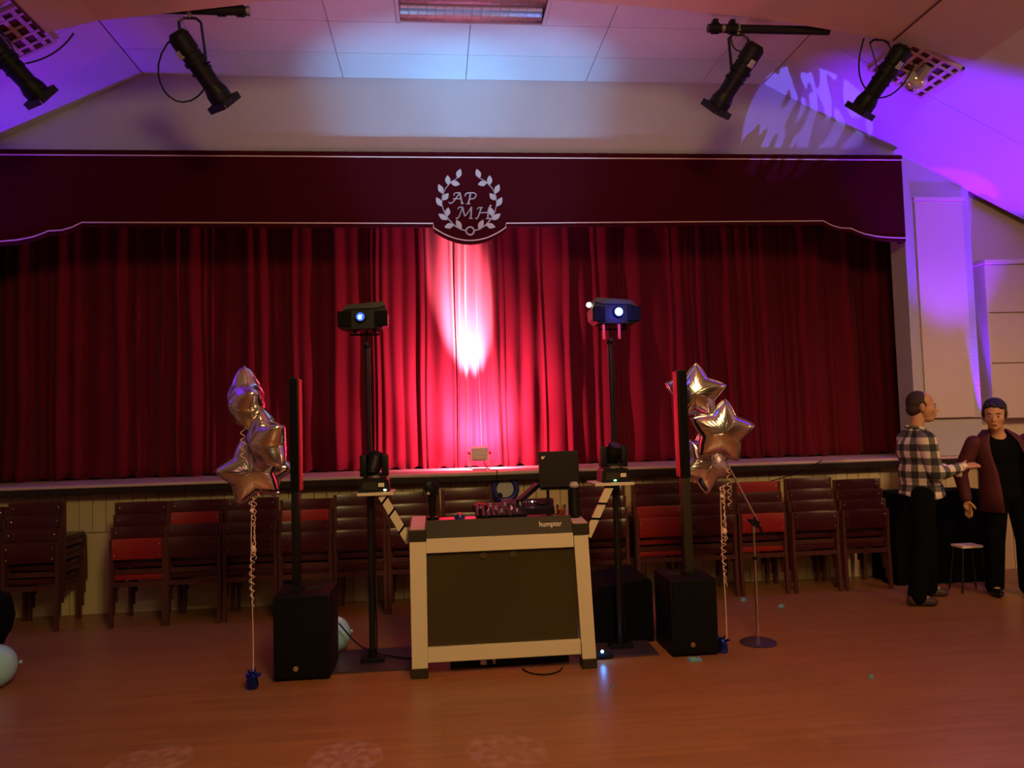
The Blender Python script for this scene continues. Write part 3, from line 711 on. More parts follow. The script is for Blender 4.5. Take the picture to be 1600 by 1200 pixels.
uplight(t, 5.60, 7.385, 1.177, 0.12, 0.028)
tag(t, 'small violet uplighter on the stage ledge in the right corner', 'light')
t = thing('uplighter', 'black floor uplighter behind the man in maroon jacket', 'light', (5.36, 6.52, 0)); uplight(t, 5.36, 6.52, 0, 0.40, 0.07)

# ================================================================ DJ BOOTH
BY0 = 5.08
bt = thing('dj_booth', 'white framed booth with smoked front panel, centre of the dance floor', 'booth', (0.39, 5.3, 0))
def post(x0t, x1t, x0b, x1b):
    m = MB(); m.loft([[(a, BY0, z), (b_, BY0, z), (b_, BY0+0.09, z), (a, BY0+0.09, z)] for a, b_, z in ((x0b, x1b, 0.062), (x0t, x1t, 0.868))]); return m
ob('post', post(-0.197, -0.090, -0.197, -0.096), 'white', bt); ob('post', post(0.880, 0.975, 0.912, 1.003), 'white', bt)
for x in (-0.145, 0.93):
    ob('post', MB().b2(x-0.045, x+0.045, 5.50, 5.58, 0.062, 0.868), 'white', bt)
for x0, x1 in ((-0.199, -0.094), (0.908, 1.007)):
    ob('foot', MB().b2(x0, x1, BY0-0.012, BY0+0.10, 0.0, 0.0615, bev=0.006), 'cap', bt)
    xm = -0.145 if x0 < 0 else 0.93
    ob('foot', MB().b2(xm-0.048, xm+0.048, 5.49, 5.59, 0.0, 0.0615, bev=0.006), 'cap', bt)
ob('top_rail', MB().b2(-0.0895, 0.8795, BY0+0.010, BY0+0.07, 0.790, 0.884, bev=0.004), 'white', bt)
ob('bottom_rail', MB().b2(-0.0945, 0.9050, BY0+0.010, BY0+0.07, 0.092, 0.185, bev=0.004), 'white', bt)
ob('front_panel', MB().b2(-0.089, 0.893, BY0+0.040, BY0+0.052, 0.1855, 0.7895), 'panel', bt)
for x in (0.28, 0.475):
    ob('bracket_disc', MB().cyl((x, BY0+0.030, 0.757), (x, BY0+0.040, 0.757), 0.022, 0.022, 20), mat('brass_disc', (0.10, 0.07, 0.035), 0.4, 0.4), bt, True)
# arm caps running back
for x0, x1, name in ((-0.203, -0.088, 'arm_rest'), (0.876, 0.985, 'arm_rest')):
    m = MB(); m.prism([(BY0-0.004, 0.869), (BY0-0.004, 0.938), (5.60, 0.972), (5.60, 0.885), (5.3, 0.869)], 'x', x0, x1)
    ob(name, m, 'cap', bt)
    pl_ = MB()
    for i in range(3): pl_.box(((x0+x1)/2, BY0+0.04+i*0.035, 0.9445+i*0.0023), (0.095, 0.022, 0.006), (0.066, 0, 0))
    pl_.box(((x0+x1)/2, 5.39, 0.962), (0.095, 0.38, 0.006), (0.066, 0, 0))
    ob('arm_rest_lit_top', pl_, 'stagefloor', bt)  # pink light on the cap tops put into their colour
m = MB(); m.prism([(BY0+0.01, 0.885), (BY0+0.025, 0.885), (BY0+0.085, 0.992), (BY0+0.07, 0.992)], 'x', -0.087, 0.875)
fs = ob('fascia', m, 'fascia', bt)
ob('desk_top', MB().b2(-0.087, 0.875, BY0+0.088, 5.60, 0.935, 0.957), 'black', bt)
ob('back_panel', MB().b2(-0.095, 0.88, 5.56, 5.575, 0.3, 0.934), 'black', bt)
# lettering
cu = bpy.data.curves.new('lettering', 'FONT'); cu.body = 'humpter'; cu.size = 0.052; cu.extrude = 0.001; cu.offset = 0.0002
to = bpy.data.objects.new('lettering', cu); COL.objects.link(to)
dg = bpy.context.evaluated_depsgraph_get(); me = bpy.data.meshes.new_from_object(to.evaluated_get(dg)); bpy.data.objects.remove(to)
me.materials.clear(); me.materials.append(MT['label'])
for v in me.vertices: v.co.x += 0.22*v.co.y*0
wd = max(v.co.x for v in me.vertices)-min(v.co.x for v in me.vertices); sc = 0.150/wd
fsl = math.atan2(0.107, 0.06)
for v in me.vertices:
    x_, y_, z_ = v.co.x*sc, v.co.y*1.05, v.co.z
    v.co = Vector((0.655+x_, BY0+0.0295+y_*math.cos(fsl)-0.002*1.0-z_, 0.929+y_*math.sin(fsl)))
for v in me.vertices: v.co -= Vector((0.39, 5.3, 0))
lo = bpy.data.objects.new('lettering', me); COL.objects.link(lo); lo.parent = bt

# side shelves with taped arms
def shelf(xs0, xs1, z, ax0, az0, ax1, az1, s, label):
    t = thing('side_shelf', label, 'shelf', ((xs0+xs1)/2, 5.4, z), 'side shelves of the booth')
    ob('shelf_board', MB().b2(xs0, xs1, 5.28, 5.58, z-0.018, z, bev=0.003), 'white', t)
    a = Vector((ax0, 5.31, az0)); b_ = Vector((ax1, 5.31, az1))
    ob('arm', MB().beam(a, b_, 0.02, 0.052), 'white', t)
    d = (b_-a)
    for f in (0.10, 0.36, 0.72) if s < 0 else (0.02, 0.35, 0.65):
        p = a+d*f
        tv = Vector((d.z, 0, -d.x)).normalized(); dn = d.normalized()
        q1 = p+tv*0.034+dn*0.014; q2 = p-tv*0.034-dn*0.014
        ob('strap', MB().beam(q1-Vector((0, 0.0, 0)), q2, 0.026, 0.014), 'blackcloth', t)
shelf(-0.548, -0.305, 1.176, -0.385, 1.155, -0.205, 0.835, -1, 'white side shelf on a strapped diagonal arm left of booth')
shelf(1.075, 1.352, 1.186, 1.185, 1.165, 1.015, 0.825, 1, 'white side shelf on a strapped diagonal arm right of booth')

# moving heads
def moving_head(x, z, rot, label, led):
    t = thing('moving_head_light', label, 'stage light', (x, 5.43, z), 'moving head lights on the side shelves')
    y = 5.43
    bs_ = ob('base', MB().prism([(x-0.105, z+0.001), (x+0.105, z+0.001), (x+0.098, z+0.080), (x+0.080, z+0.095), (x-0.080, z+0.095), (x-0.098, z+0.080)], 'y', y-0.09, y+0.09), 'black', t)
    ob('control_panel', MB().b2(x-0.075, x+0.02, y-0.093, y-0.0905, z+0.02, z+0.07), 'cap', bs_)
    ob('sticker', MB().b2(x+0.030, x+0.070, y-0.094, y-0.0905, z+0.036, z+0.062), 'label', bs_)
    ob('led', MB().ball((x+(0.075 if led == 'whiteled' else -0.01), y-0.094, z+0.014), (0.011, 0.006, 0.006), 8), led, bs_)
    ob('yoke_base', MB().cyl((x, y, z+0.096), (x, y, z+0.112), 0.055), 'brushed', t, True)
    for s in (-1, 1):
        m = MB(); m.box((x+s*0.074, y, z+0.178), (0.046, 0.10, 0.150), None, 0.014); ob('yoke_arm', m, 'black', t, True)
    ob('yoke_bridge', MB().b2(x-0.09, x+0.09, y-0.045, y+0.045, z+0.108, z+0.128, bev=0.008), 'black', t, True)
    h = MB(); e = Euler((rot, 0.25, 0)); mx = e.to_matrix(); c = Vector((x, y, z+0.195))
    dv = mx @ Vector((0, 0, 1))
    h.cyl(c-dv*0.070, c+dv*0.03, 0.048, 0.060, 20); h.cyl(c+dv*0.03, c+dv*0.070, 0.060, 0.050, 20); h.ball(c-dv*0.065, (0.048, 0.048, 0.03), 16)
    hd_ = ob('head', h, 'black', t, True)
    ob('lens', MB().cyl(c+dv*0.0705, c+dv*0.075, 0.040), 'smoke', hd_, True)
moving_head(-0.440, 1.176, -0.5, 'black moving head light on the left side shelf', 'whiteled')
moving_head(1.240, 1.186, 0.5, 'black moving head light on the right side shelf', 'green')

# ================================================================ LIGHT STANDS WITH PARTY LIGHTS
def stand(x, base, label, bx0, bx1):
    t = thing('light_stand', label, 'stand', (x, 5.47, 0), 'tall black light stands beside the booth')
    ob('base_plate', MB().b2(bx0, bx1, 5.27, 5.78, 0.0, 0.014, bev=0.003), 'smoke', t)
    ob('lower_tube', MB().cyl((x, 5.47, 0.014), (x, 5.47, 1.32), 0.022), 'blackm', t, True)
    ob('upper_tube', MB().cyl((x, 5.47, 1.30), (x, 5.47, 2.20), 0.017), 'blackm', t, True)
    ob('base_socket', MB().box((x, 5.47, 0.030), (0.16, 0.10, 0.03), None, 0.004).cyl((x, 5.47, 0.03), (x, 5.47, 0.10), 0.030), 'black', t)
    ob('collar', MB().cyl((x, 5.47, 1.26), (x, 5.47, 1.34), 0.028).cyl((x, 5.44, 1.30), (x, 5.40, 1.30), 0.012), 'black', t, True)
    ob('top_clamp', MB().cyl((x, 5.47, 2.17), (x, 5.47, 2.205), 0.024).cyl((x, 5.47, 2.2), (x, 5.47, 2.30), 0.008).cyl((x, 5.44, 2.2), (x, 5.41, 2.2), 0.012), 'black', t, True)
    ob('cable', MB().tube([(x+0.028+0.004*math.sin(z*9), 5.462, z) for z in [0.1+i*0.15 for i in range(14)]], 0.005, 6), 'black', t)
stand(-0.478, 0, 'tall black light stand on a square base plate left of booth', -0.74, -0.22)
stand(1.258, 0, 'tall black light stand right of the booth', 1.06, 1.48)
MT['dimlens'] = mat('dim_blue_lens', (0.05, 0.15, 0.8), 0.1, emit=((0.03, 0.12, 1.0), 1.6))
MT['dimcore'] = mat('dim_blue_lens_core', (0.5, 0.8, 1), 0.1, emit=((0.25, 0.55, 1.0), 4))
def party_light(x0, x1, zc, lens, mirror, label, tabs):
    t = thing('party_light', label, 'party light', ((x0+x1)/2, 5.42, zc), 'party lights on the tall stands')
    xm = (x0+x1)/2; w = x1-x0; s = -1 if mirror else 1
    # body: front face polygon (x,z), extruded in depth
    pf = [(-0.5, -0.42), (-0.46, 0.12), (-0.34, 0.30), (0.44, 0.42), (0.5, 0.1), (0.48, -0.30), (0.38, -0.50), (-0.1, -0.52), (-0.42, -0.50)]
    P_ = [(xm+s*a*w, zc+b_*0.17) for a, b_ in pf]
    if mirror: P_ = P_[::-1]
    ob('housing', MB().prism(P_, 'y', 5.335, 5.53), 'black', t)
    ob('top_cover', MB().prism([(xm+s*a*w, zc+b_*0.17) for a, b_ in ((-0.44, 0.14), (-0.30, 0.44), (0.42, 0.56), (0.46, 0.40), (0.3, 0.30), (-0.3, 0.26))], 'y', 5.32, 5.54), 'cap', t)
    for a, b_ in ((-0.5, -0.22), (0.24, 0.5)):
        ob('side_panel', MB().b2(xm+s*a*w, xm+s*b_*w, 5.318, 5.334, zc-0.075, zc+0.030, bev=0.006), 'grille', t)
    lx = lens
    lr = ob('lens_ring', MB().cyl((lx, 5.335, zc-0.01), (lx, 5.31, zc-0.01), 0.040, 0.036, 24), 'black', t, True)
    ob('lens', MB().ball((lx, 5.312, zc-0.01), (0.029, 0.010, 0.029), 20), 'bluelens' if mirror else 'dimlens', lr, 'all')
    ob('lens_core', MB().ball((lx-0.003, 5.303, zc-0.014), (0.013, 0.008, 0.016), 12), 'bluecore' if mirror else 'dimcore', lr, 'all')
    for a in (-0.18, 0.22):
        ob('foot', MB().cyl((xm+a*w, 5.42, zc-0.085), (xm+a*w, 5.42, zc-0.110), 0.014), 'black', t)
    if tabs:
        for a in (1.187, 1.298): ob('bracket_strip', MB().b2(a-0.009, a+0.009, 5.34, 5.348, 2.195, 2.30), 'pinktab', t)
        ob('indicator', MB().ball((1.098, 5.40, 2.450), 0.019, 16), 'whiteled', t, 'all')
    ob('mounting_bracket', MB().tube([(xm-0.10, 5.47, zc-0.02), (xm-0.10, 5.47, zc-0.115), (xm+0.10, 5.47, zc-0.115), (xm+0.10, 5.47, zc-0.02)], 0.008, 6), 'black', t)
party_light(-0.665, -0.325, 2.385, -0.508, False, 'black party light with dim blue lens on the left stand', False)
party_light(1.108, 1.455, 2.395, 1.293, True, 'black party light with glaring blue lens on the right stand', True)
lamp('lens_glow', 'POINT', (1.293, 5.24, 2.385), None, (0.02, 0.05, 1.0), 3.0, 0.03)
lamp('lens_glow', 'SPOT', (1.42, 5.60, 2.42), (1.6, 8.2, 3.0), (0.12, 0.08, 1.0), 22, 0.05, 80, 1.0)

# ================================================================ COLUMN SPEAKERS
def sub(x0, x1, y0, y1, h, cx0, cx1, label, s):
    t = thing('column_speaker', label, 'speaker', ((x0+x1)/2, (y0+y1)/2, 0), 'black column speakers on bass bins')
    m = MB(); ch = 0.07
    m.b2(x0, x1, y0+0.02, y1, 0.012, h, bev=0.010)
    ob('bass_cabinet', m, 'black', t, True)
    ob('grille', MB().b2(x0+0.008, x1-0.008, y0, y0+0.019, 0.03, h-0.012, bev=0.006), 'grille', t, True)
    for a in (x0+0.03, x1-0.03):
        for b_ in (y0+0.05, y1-0.04): ob('foot', MB().cyl((a, b_, 0), (a, b_, 0.0115), 0.018), 'black', t)
    bx = x0+(x1-x0)*0.40 if s < 0 else x0+(x1-x0)*0.42
    ob('badge', MB().cyl((bx, y0-0.004, 0.085), (bx, y0, 0.085), 0.017, 0.017, 20), 'chrome', t, True)
    cy_ = y0+0.17
    cw = cx1-cx0
    ob('column_base', MB().b2(cx0-0.01, cx1+0.01, cy_-0.05, cy_+0.05, h, h+0.03, bev=0.004), 'black', t)
    ob('lower_column', MB().b2(cx0+0.003, cx1-0.003, cy_-0.030, cy_+0.045, h+0.03, 1.20, bev=0.006), 'black' if s < 0 else 'cap', t, True)
    ob('upper_column', MB().b2(cx0, cx1, cy_-0.035, cy_+0.05, 1.202, 1.965, bev=0.006), 'black', t, True)
    ob('column_grille', MB().b2(cx0+0.006, cx1-0.006, cy_-0.040, cy_-0.0355, 1.22, 1.955), 'grille', t)
    ex = cx1+0.002 if s < 0 else cx0-0.002
    ob('red_lit_edge', MB().b2(ex-0.001, ex+s*-0.012, cy_-0.02, cy_+0.045, 1.21, 1.955, bev=0.002), 'redplastic', t)  # red-lit side of the column painted on as a coloured strip
    cp_ = MB(); cxp = (x0+x1)/2+0.06*(1 if s < 0 else -1)
    cp_.b2(cxp-0.06, cxp+0.05, cy_+0.03, cy_+0.10, h, h+0.006)
    for i in range(5): cp_.cyl((cxp-0.045+i*0.022, cy_+0.06, h+0.006), (cxp-0.045+i*0.022, cy_+0.06, h+0.020), 0.006, None, 8)
    ob('control_knobs', cp_, 'cap', t)
sub(-1.083, -0.722, 5.15, 5.58, 0.545, -0.985, -0.928, 'black column speaker on bass bin left of the booth', -1)
sub(1.555, 1.878, 5.18, 5.60, 0.520, 1.702, 1.768, 'black column speaker on bass bin right of the booth', 1)

# equipment case with rounded lid
cm = MB()
pr = [(1.08, 0.006), (1.54, 0.006), (1.54, 0.43), (1.52, 0.455), (1.30, 0.425), (1.16, 0.405), (1.105, 0.37), (1.08, 0.30)]
cm.prism(pr, 'y', 5.60, 6.20)
tag(ob('equipment_case', cm, 'blackcloth', None, False), 'low black padded case behind the right speaker bin', 'case')
t = thing('power_strip', 'small power strip with glowing blue lamp on the floor right of booth', 'power strip', (1.06, 5.30, 0))
ob('strip_body', MB().b2(1.02, 1.15, 5.235, 5.265, 0.015, 0.045, bev=0.004), 'black', t)
ob('led', MB().ball((1.075, 5.23, 0.060), 0.010, 10), 'blueled', t)
ob('red_led', MB().ball((1.025, 5.232, 0.035), 0.006, 8), 'redled', t)
lamp('strip_glow', 'POINT', (1.075, 5.20, 0.065), None, (0.05, 0.3, 1.0), 0.25, 0.01)

# ================================================================ MICROPHONE STAND
t = thing('microphone_stand', 'chrome boom microphone stand with round base right of right speaker', 'microphone stand', (2.249, 5.42, 0))
ob('base', MB().lathe([(0.02, 0), (0.125, 0.0), (0.128, 0.010), (0.11, 0.020), (0.03, 0.030), (0.0, 0.030)], (2.249, 5.42, 0), 40), 'smoke', t, True)
ob('lower_tube', MB().cyl((2.249, 5.42, 0.03), (2.252, 5.42, 0.60), 0.010), 'chrome', t, True)
ob('upper_tube', MB().cyl((2.252, 5.42, 0.60), (2.252, 5.42, 0.815), 0.0085), 'chrome', t, True)
ob('clutch', MB().cyl((2.252, 5.42, 0.59), (2.252, 5.42, 0.615), 0.015), 'black', t, True)
ob('clutch', MB().cyl((2.252, 5.42, 0.785), (2.252, 5.42, 0.83), 0.014), 'brushed', t, True)
ob('boom_joint', MB().box((2.265, 5.42, 0.852), (0.055, 0.03, 0.05), (0, 0.6, 0), 0.008).cyl((2.235, 5.42, 0.87), (2.215, 5.42, 0.875), 0.013), 'black', t)
ob('boom', MB().cyl((2.082, 5.42, 1.27), (2.300, 5.42, 0.835), 0.0075), 'chrome', t, True)
ob('boom_tail', MB().cyl((2.262, 5.42, 0.895), (2.330, 5.42, 0.755), 0.0095), 'black', t, True)

# ================================================================ THINGS ON THE BOOTH
t = thing('folded_screen', 'large square black screen back standing behind the booth desk', 'screen', (0.85, 5.52, 1.0))
ob('screen_panel', MB().box((0.85, 5.44, 1.285), (0.285, 0.022, 0.255), (-0.08, 0, 0), 0.006), mat('dark_lid', (0.010, 0.006, 0.008), 0.5, spec=0.2), t)
ob('sticker', MB().prism([(0.722, 1.376), (0.732, 1.382), (0.742, 1.377), (0.752, 1.385), (0.748, 1.374), (0.738, 1.362), (0.728, 1.358)], 'y', 5.414, 5.418), 'ribbon', t)
ob('stand_arm', MB().beam((0.70, 5.50, 1.175), (0.55, 5.40, 1.07), 0.05, 0.03).beam((0.72, 5.47, 1.155), (0.98, 5.47, 1.15), 0.07, 0.025), 'black', t)
ob('stand_leg', MB().cyl((0.775, 5.50, 0.957), (0.775, 5.50, 1.15), 0.010).cyl((0.93, 5.50, 0.957), (0.93, 5.50, 1.15), 0.010), 'blackm', t)
t = thing('tower_speaker', 'tall narrow black cylinder with grey cap on the booth right arm', 'cylinder', (0.93, 5.30, 0.96))
ob('body', MB().lathe([(0.0, 0.0), (0.040, 0.0), (0.042, 0.02), (0.036, 0.05), (0.034, 0.15), (0.030, 0.20), (0.0, 0.20)], (0.93, 5.30, 0.966), 20), 'black', t, True)
ob('cap', MB().lathe([(0.030, 0), (0.034, 0.012), (0.022, 0.035), (0.0, 0.038)], (0.93, 5.30, 1.167), 20), 'greycase', t, True)
t = thing('mixing_console', 'black audio mixer with rows of small knobs on the booth desk', 'mixer', (0.45, 5.32, 0.958))
ob('console_body', MB().box((0.42, 5.34, 1.005), (0.34, 0.24, 0.06), (0.25, 0, 0), 0.006), 'black', t)
for i in range(9):
    for j in range(3):
        ob('knob', MB().cyl((0.28+i*0.035, 5.26+j*0.06, 1.018+j*0.015), (0.28+i*0.035, 5.252+j*0.06, 1.040+j*0.015), 0.008, 0.007, 10), ('brushed', 'greycase', 'chrome')[(i+j) % 3], t)
t = thing('turntable_controller', 'wide dark controller with silver trim behind the mixer', 'controller', (0.58, 5.45, 0.958))
ob('controller_body', MB().box((0.62, 5.44, 1.03), (0.36, 0.16, 0.05), (0.35, 0, 0), 0.006), mat('purple_black', (0.02, 0.012, 0.03), 0.35), t)
for dx in (-0.1, 0.1): ob('jog_wheel', MB().cyl((0.62+dx, 5.43, 1.05), (0.62+dx, 5.425, 1.066), 0.05, None, 24), 'blackm', t, True)
for dx in (-0.17, 0.17): ob('stand_leg', MB().cyl((0.62+dx, 5.43, 0.957), (0.62+dx, 5.43, 1.03), 0.008), 'chrome', t)
for i in range(6): ob('button', MB().ball((0.56+i*0.022, 5.395, 1.068), 0.006, 8), 'whiteled' if i == 4 else 'greycase', t)
t = thing('laptop_stand', 'chrome wire stand on the desk in front of mixer', 'stand', (0.43, 5.22, 0.958))
for x in (0.315, 0.475): ob('wire_leg', MB().tube([(x, 5.20, 0.958), (x, 5.20, 1.035), (x+0.012, 5.20, 1.045), (x+0.02, 5.26, 1.05)], 0.0045, 6), 'chrome', t)
t = thing('headphones', 'headphones with red band hooked on a black post on the desk', 'headphones', (0.27, 5.28, 0.958))
ob('hanger_post', MB().cyl((0.275, 5.25, 0.958), (0.275, 5.25, 1.05), 0.013), 'black', t, True)
ob('headband', MB().tube([(0.275+0.045*math.cos(a*PI/10), 5.25, 1.055+0.030*math.sin(a*PI/10)) for a in range(11)], 0.006, 6), 'redplastic', t, True)
for s in (-1, 1): ob('ear_cup', MB().ball((0.275+s*0.042, 5.25, 1.050), (0.014, 0.03, 0.026), 12), 'blackm', t, True)
t = thing('desk_puck', 'small round dark knob with pink sheen on the desk edge', 'knob', (0.135, 5.24, 0.958))
ob('body', MB().lathe([(0, 0), (0.034, 0), (0.036, 0.02), (0.028, 0.038), (0.0, 0.044)], (0.135, 5.22, 0.98), 20), 'bluering', t, True)
ob('base', MB().cyl((0.135, 5.22, 0.957), (0.135, 5.22, 0.98), 0.030), 'black', t)
ob('highlight', MB().ball((0.135, 5.22, 1.020), (0.022, 0.022, 0.012), 12), 'pinktab', t, 'all')  # pink highlight on the knob, modelled as a coloured cap
t = thing('small_box', 'flat pink paper slip lying at the left of the desk', 'paper', (0.1, 5.25, 0.958))
ob('slip', MB().b2(0.00, 0.24, 5.20, 5.34, 0.9575, 0.990, bev=0.003), 'redplastic', t)
tag(t, 'long flat red box lying on left part of booth desk', 'box')
t = thing('drink_glass', 'short clear glass with amber drink on the right of the desk', 'glass', (0.825, 5.26, 0.958))
ob('tumbler', MB().lathe([(0.0, 0), (0.030, 0), (0.033, 0.075), (0.031, 0.075), (0.028, 0.006), (0.0, 0.006)], (0.825, 5.24, 0.981), 24), 'glass', t, True)
ob('drink', MB().lathe([(0.0, 0.007), (0.027, 0.007), (0.029, 0.045), (0.0, 0.045)], (0.825, 5.24, 0.981), 24), 'amber', t, True)
tag(ob('coaster_box', MB().b2(0.775, 0.868, 5.205, 5.28, 0.9575, 0.981, bev=0.002), 'ribbon'), 'small pale pink box under the drink glass', 'box')
t = thing('desk_fan', 'small tilted black oval fan left behind the booth', 'fan', (-0.05, 5.50, 0.96))
ob('fan_head', MB().ball((-0.055, 5.50, 1.175), (0.050, 0.022, 0.070), 20, (0, -0.35, 0.3)), 'black', t, 'all')
ob('guard_ring', MB().tube([(-0.055+0.052*math.cos(a)+0.022*math.sin(a), 5.482, 1.175+0.072*math.sin(a)) for a in [i*PI/12 for i in range(24)]], 0.005, 6, True), 'blackm', t, True)
ob('hub_sticker', MB().box((-0.075, 5.470, 1.145), (0.020, 0.003, 0.018), (0, 0.4, 0)), 'greycase', t)
ob('stem', MB().cyl((-0.05, 5.52, 0.957), (-0.05, 5.52, 1.13), 0.016, 0.028), 'black', t, True)
ob('foot', MB().cyl((-0.05, 5.52, 0.9575), (-0.05, 5.52, 0.975), 0.045), 'black', t, True)
t = thing('ring_sign', 'round disc with thick dark blue ring on the stage front boards', 'disc', (0.628, 7.42, 1.02))
ob('ring', MB().tube([(0.628+0.108*math.cos(a), 7.36, 1.005+0.108*math.sin(a)) for a in [i*PI/24 for i in range(48)]], 0.029, 10, True), 'bluering', t, 'all')
ob('face', MB().cyl((0.628, 7.358, 1.005), (0.628, 7.366, 1.005), 0.095, None, 40), 'paleface', t)
ob('hub', MB().cyl((0.575, 7.33, 0.945), (0.575, 7.357, 0.945), 0.026, None, 20), 'black', t)
ob('support', MB().cyl((0.628, 7.38, 0.0), (0.628, 7.38, 0.93), 0.016), 'black', t)
# floor clutter by the booth
tag(ob('cable_loop', MB().tube(bez((0.52, 5.14, 0.006), (0.55, 4.95, 0.006), (0.75, 4.95, 0.006), (0.78, 5.12, 0.006), 16), 0.005, 6), 'black'), 'thin black cable looping out under the booth', 'cable')
tag(ob('floor_cable', MB().tube(bez((-0.72, 5.60, 0.25), (-0.6, 5.6, 0.10), (-0.58, 5.62, 0.02), (-0.2, 5.45, 0.02), 16), 0.006, 6), 'black'), 'black cable running from left speaker to booth', 'cable')
t = thing('socket_block', 'black socket block with pale plug on the floor under the booth', 'socket', (0.35, 5.3, 0))
ob('block', MB().b2(0.05, 0.85, 5.25, 5.33, 0.0, 0.045, bev=0.005), 'black', t)
ob('plug', MB().b2(0.25, 0.29, 5.215, 5.25, 0.02, 0.045, bev=0.004), 'label', t)
ob('plug', MB().b2(0.33, 0.35, 5.22, 5.25, 0.02, 0.05, bev=0.003), 'greycase', t)

# ================================================================ BALLOONS
def star_mesh(R, T, seed):
    rnd = random.Random(seed); m = MB(); NA, NR = 80, 14
    def rad(a):
        k = (a/(2*PI)*5) % 1; f = abs(k-0.5)*2          # 1 at tips, 0 at valleys
        return R*(0.64+0.36*f**1.5)
    front = []; back = []
    for side in (1, -1):
        rows = []
        for j in range(NR):
            r = (j+1)/NR; row = []
            for i in range(NA):
                a = 2*PI*i/NA; k = (a/(2*PI)*5) % 1; f = abs(k-0.5)*2
                rr = rad(a)*r
                h = T*math.sqrt(max(0, 1-r**2.2))*(1-0.25*f*r)
                h += 0.012*r*(1-r)*3*math.sin(a*35+rnd.random()*0.5)*(1-f)*1.0
                row.append(m.bm.verts.new((rr*math.sin(a), -side*h, rr*math.cos(a))) if not (side == -1 and j == NR-1) else front[NR-1][i])
            rows.append(row)
        c = m.bm.verts.new((0, -side*T, 0))
        for i in range(NA): m.bm.faces.new((c, rows[0][i], rows[0][(i+1) % NA]))
        for A, B in zip(rows, rows[1:]):
            for i in range(NA): m.bm.faces.new((A[i], A[(i+1) % NA], B[(i+1) % NA], B[i]))
        if side == 1: front = rows
    return m
def seam(R):
    pts = []
    for i in range(80):
        a = 2*PI*i/80; k = (a/(2*PI)*5) % 1; f = abs(k-0.5)*2; r = R*(0.64+0.36*f**1.5)*1.01
        pts.append((r*math.sin(a), 0, r*math.cos(a)))
    return MB().tube(pts, 0.0035, 5, True)
def star(x, y, z, R, yaw, rollr, tilt, label, group, seed, T=0.095):
    t = bpy.data.objects.new('star_balloon', None); COL.objects.link(t); t.location = (0, 0, 0)
    ob('foil_body', star_mesh(R, T, seed), 'foil', t, 'all')
    ob('seam', seam(R), 'foil', t)
    ob('neck', MB().tube([(0.0, 0, -R*0.58), (0.004, 0, -R*0.66), (0, 0, -R*0.74)], [0.012, 0.006, 0.009], 8), 'foil', t)
    t.location = (x, y, z); t.rotation_euler = Euler((tilt, rollr, yaw), 'XYZ')
    tag(t, label, 'balloon', group)
gl = 'silver star balloons on the left ribbon'; gr = 'silver star balloons on the right ribbon'
R_ = math.radians
star(-1.225, 5.12, 1.81, 0.225, R_(-64), R_(8), R_(4), 'topmost silver star balloon of left cluster, seen nearly edge on', gl, 1, 0.11)
star(-1.085, 5.05, 1.545, 0.225, R_(-52), R_(-8), R_(6), 'silver star balloon in the middle of left cluster, turned right', gl, 2, 0.11)
star(-1.235, 5.28, 1.345, 0.225, R_(16), R_(-14), 0, 'lowest silver star balloon of left cluster, pointing left', gl, 3)
star(-1.20, 5.56, 1.36, 0.215, R_(-20), R_(20), 0, 'silver star balloon hidden behind the left cluster', gl, 4)
star(1.895, 5.52, 1.80, 0.225, R_(-18), R_(4), 0, 'topmost silver star balloon of right cluster', gr, 5)
star(2.02, 5.36, 1.515, 0.235, R_(-8), R_(8), R_(6), 'large front facing silver star balloon in the right cluster', gr, 6)
star(1.965, 5.56, 1.28, 0.225, R_(10), R_(36), 0, 'lowest silver star balloon of right cluster', gr, 7)
star(2.05, 5.74, 1.33, 0.225, R_(-10), R_(-4), 0, 'silver star balloon at the back of right cluster with right tip showing', gr, 8)
def ribbon(x, y, ztop, zcurl_bot, zw, label, seed):
    t = thing('curling_ribbon', label, 'ribbon', (x, y, zw))
    rnd = random.Random(seed)
    ob('straight_strand', MB().tube([(x+0.004*math.sin(z*6), y, z) for z in [zw+i*(ztop-zw)/24 for i in range(25)]], 0.0028, 5), 'ribbon', t)
    for s in range(2):
        pts = []; z = ztop+0.02; zb = zcurl_bot if s == 0 else zcurl_bot+0.30; ph = rnd.uniform(0, 6); i = 0
        while z > zb:
            r = 0.010+0.008*math.sin(z*11+s)
            pts.append((x+0.014+r*math.cos(ph+i*0.8)+0.012*math.sin(z*7+s*2), y-0.01+r*math.sin(ph+i*0.8), z)); z -= 0.0058; i += 1
        ob('curl', MB().tube(pts, 0.0028, 5), 'ribbon', t)
    ob('knot', MB().ball((x+0.012, y-0.01, ztop-0.30), (0.016, 0.014, 0.022), 10).ball((x+0.006, y-0.01, ztop-0.06), (0.014, 0.012, 0.014), 10), 'ribbon', t)
ribbon(-1.19, 5.08, 1.17, 0.50, 0.10, 'pale pink curling ribbon tying the left balloons to blue weight', 1)
ribbon(1.950, 5.24, 1.13, 0.45, 0.10, 'pale pink curling ribbon hanging from the right balloons', 2)
def curl(x, y, z0, z1, label):
    pts = []; z = z0; i = 0
    while z > z1: pts.append((x+0.013*math.cos(i*0.8), y+0.013*math.sin(i*0.8), z)); z -= 0.006; i += 1
    tag(ob('curled_ribbon_tail', MB().tube(pts, 0.0028, 5), 'ribbon'), label, 'ribbon')
curl(2.00, 5.20, 1.27, 1.00, 'short loose curl of ribbon in front of the right balloons')
curl(-1.225, 5.02, 1.63, 1.42, 'short loose curl of ribbon between left balloons')
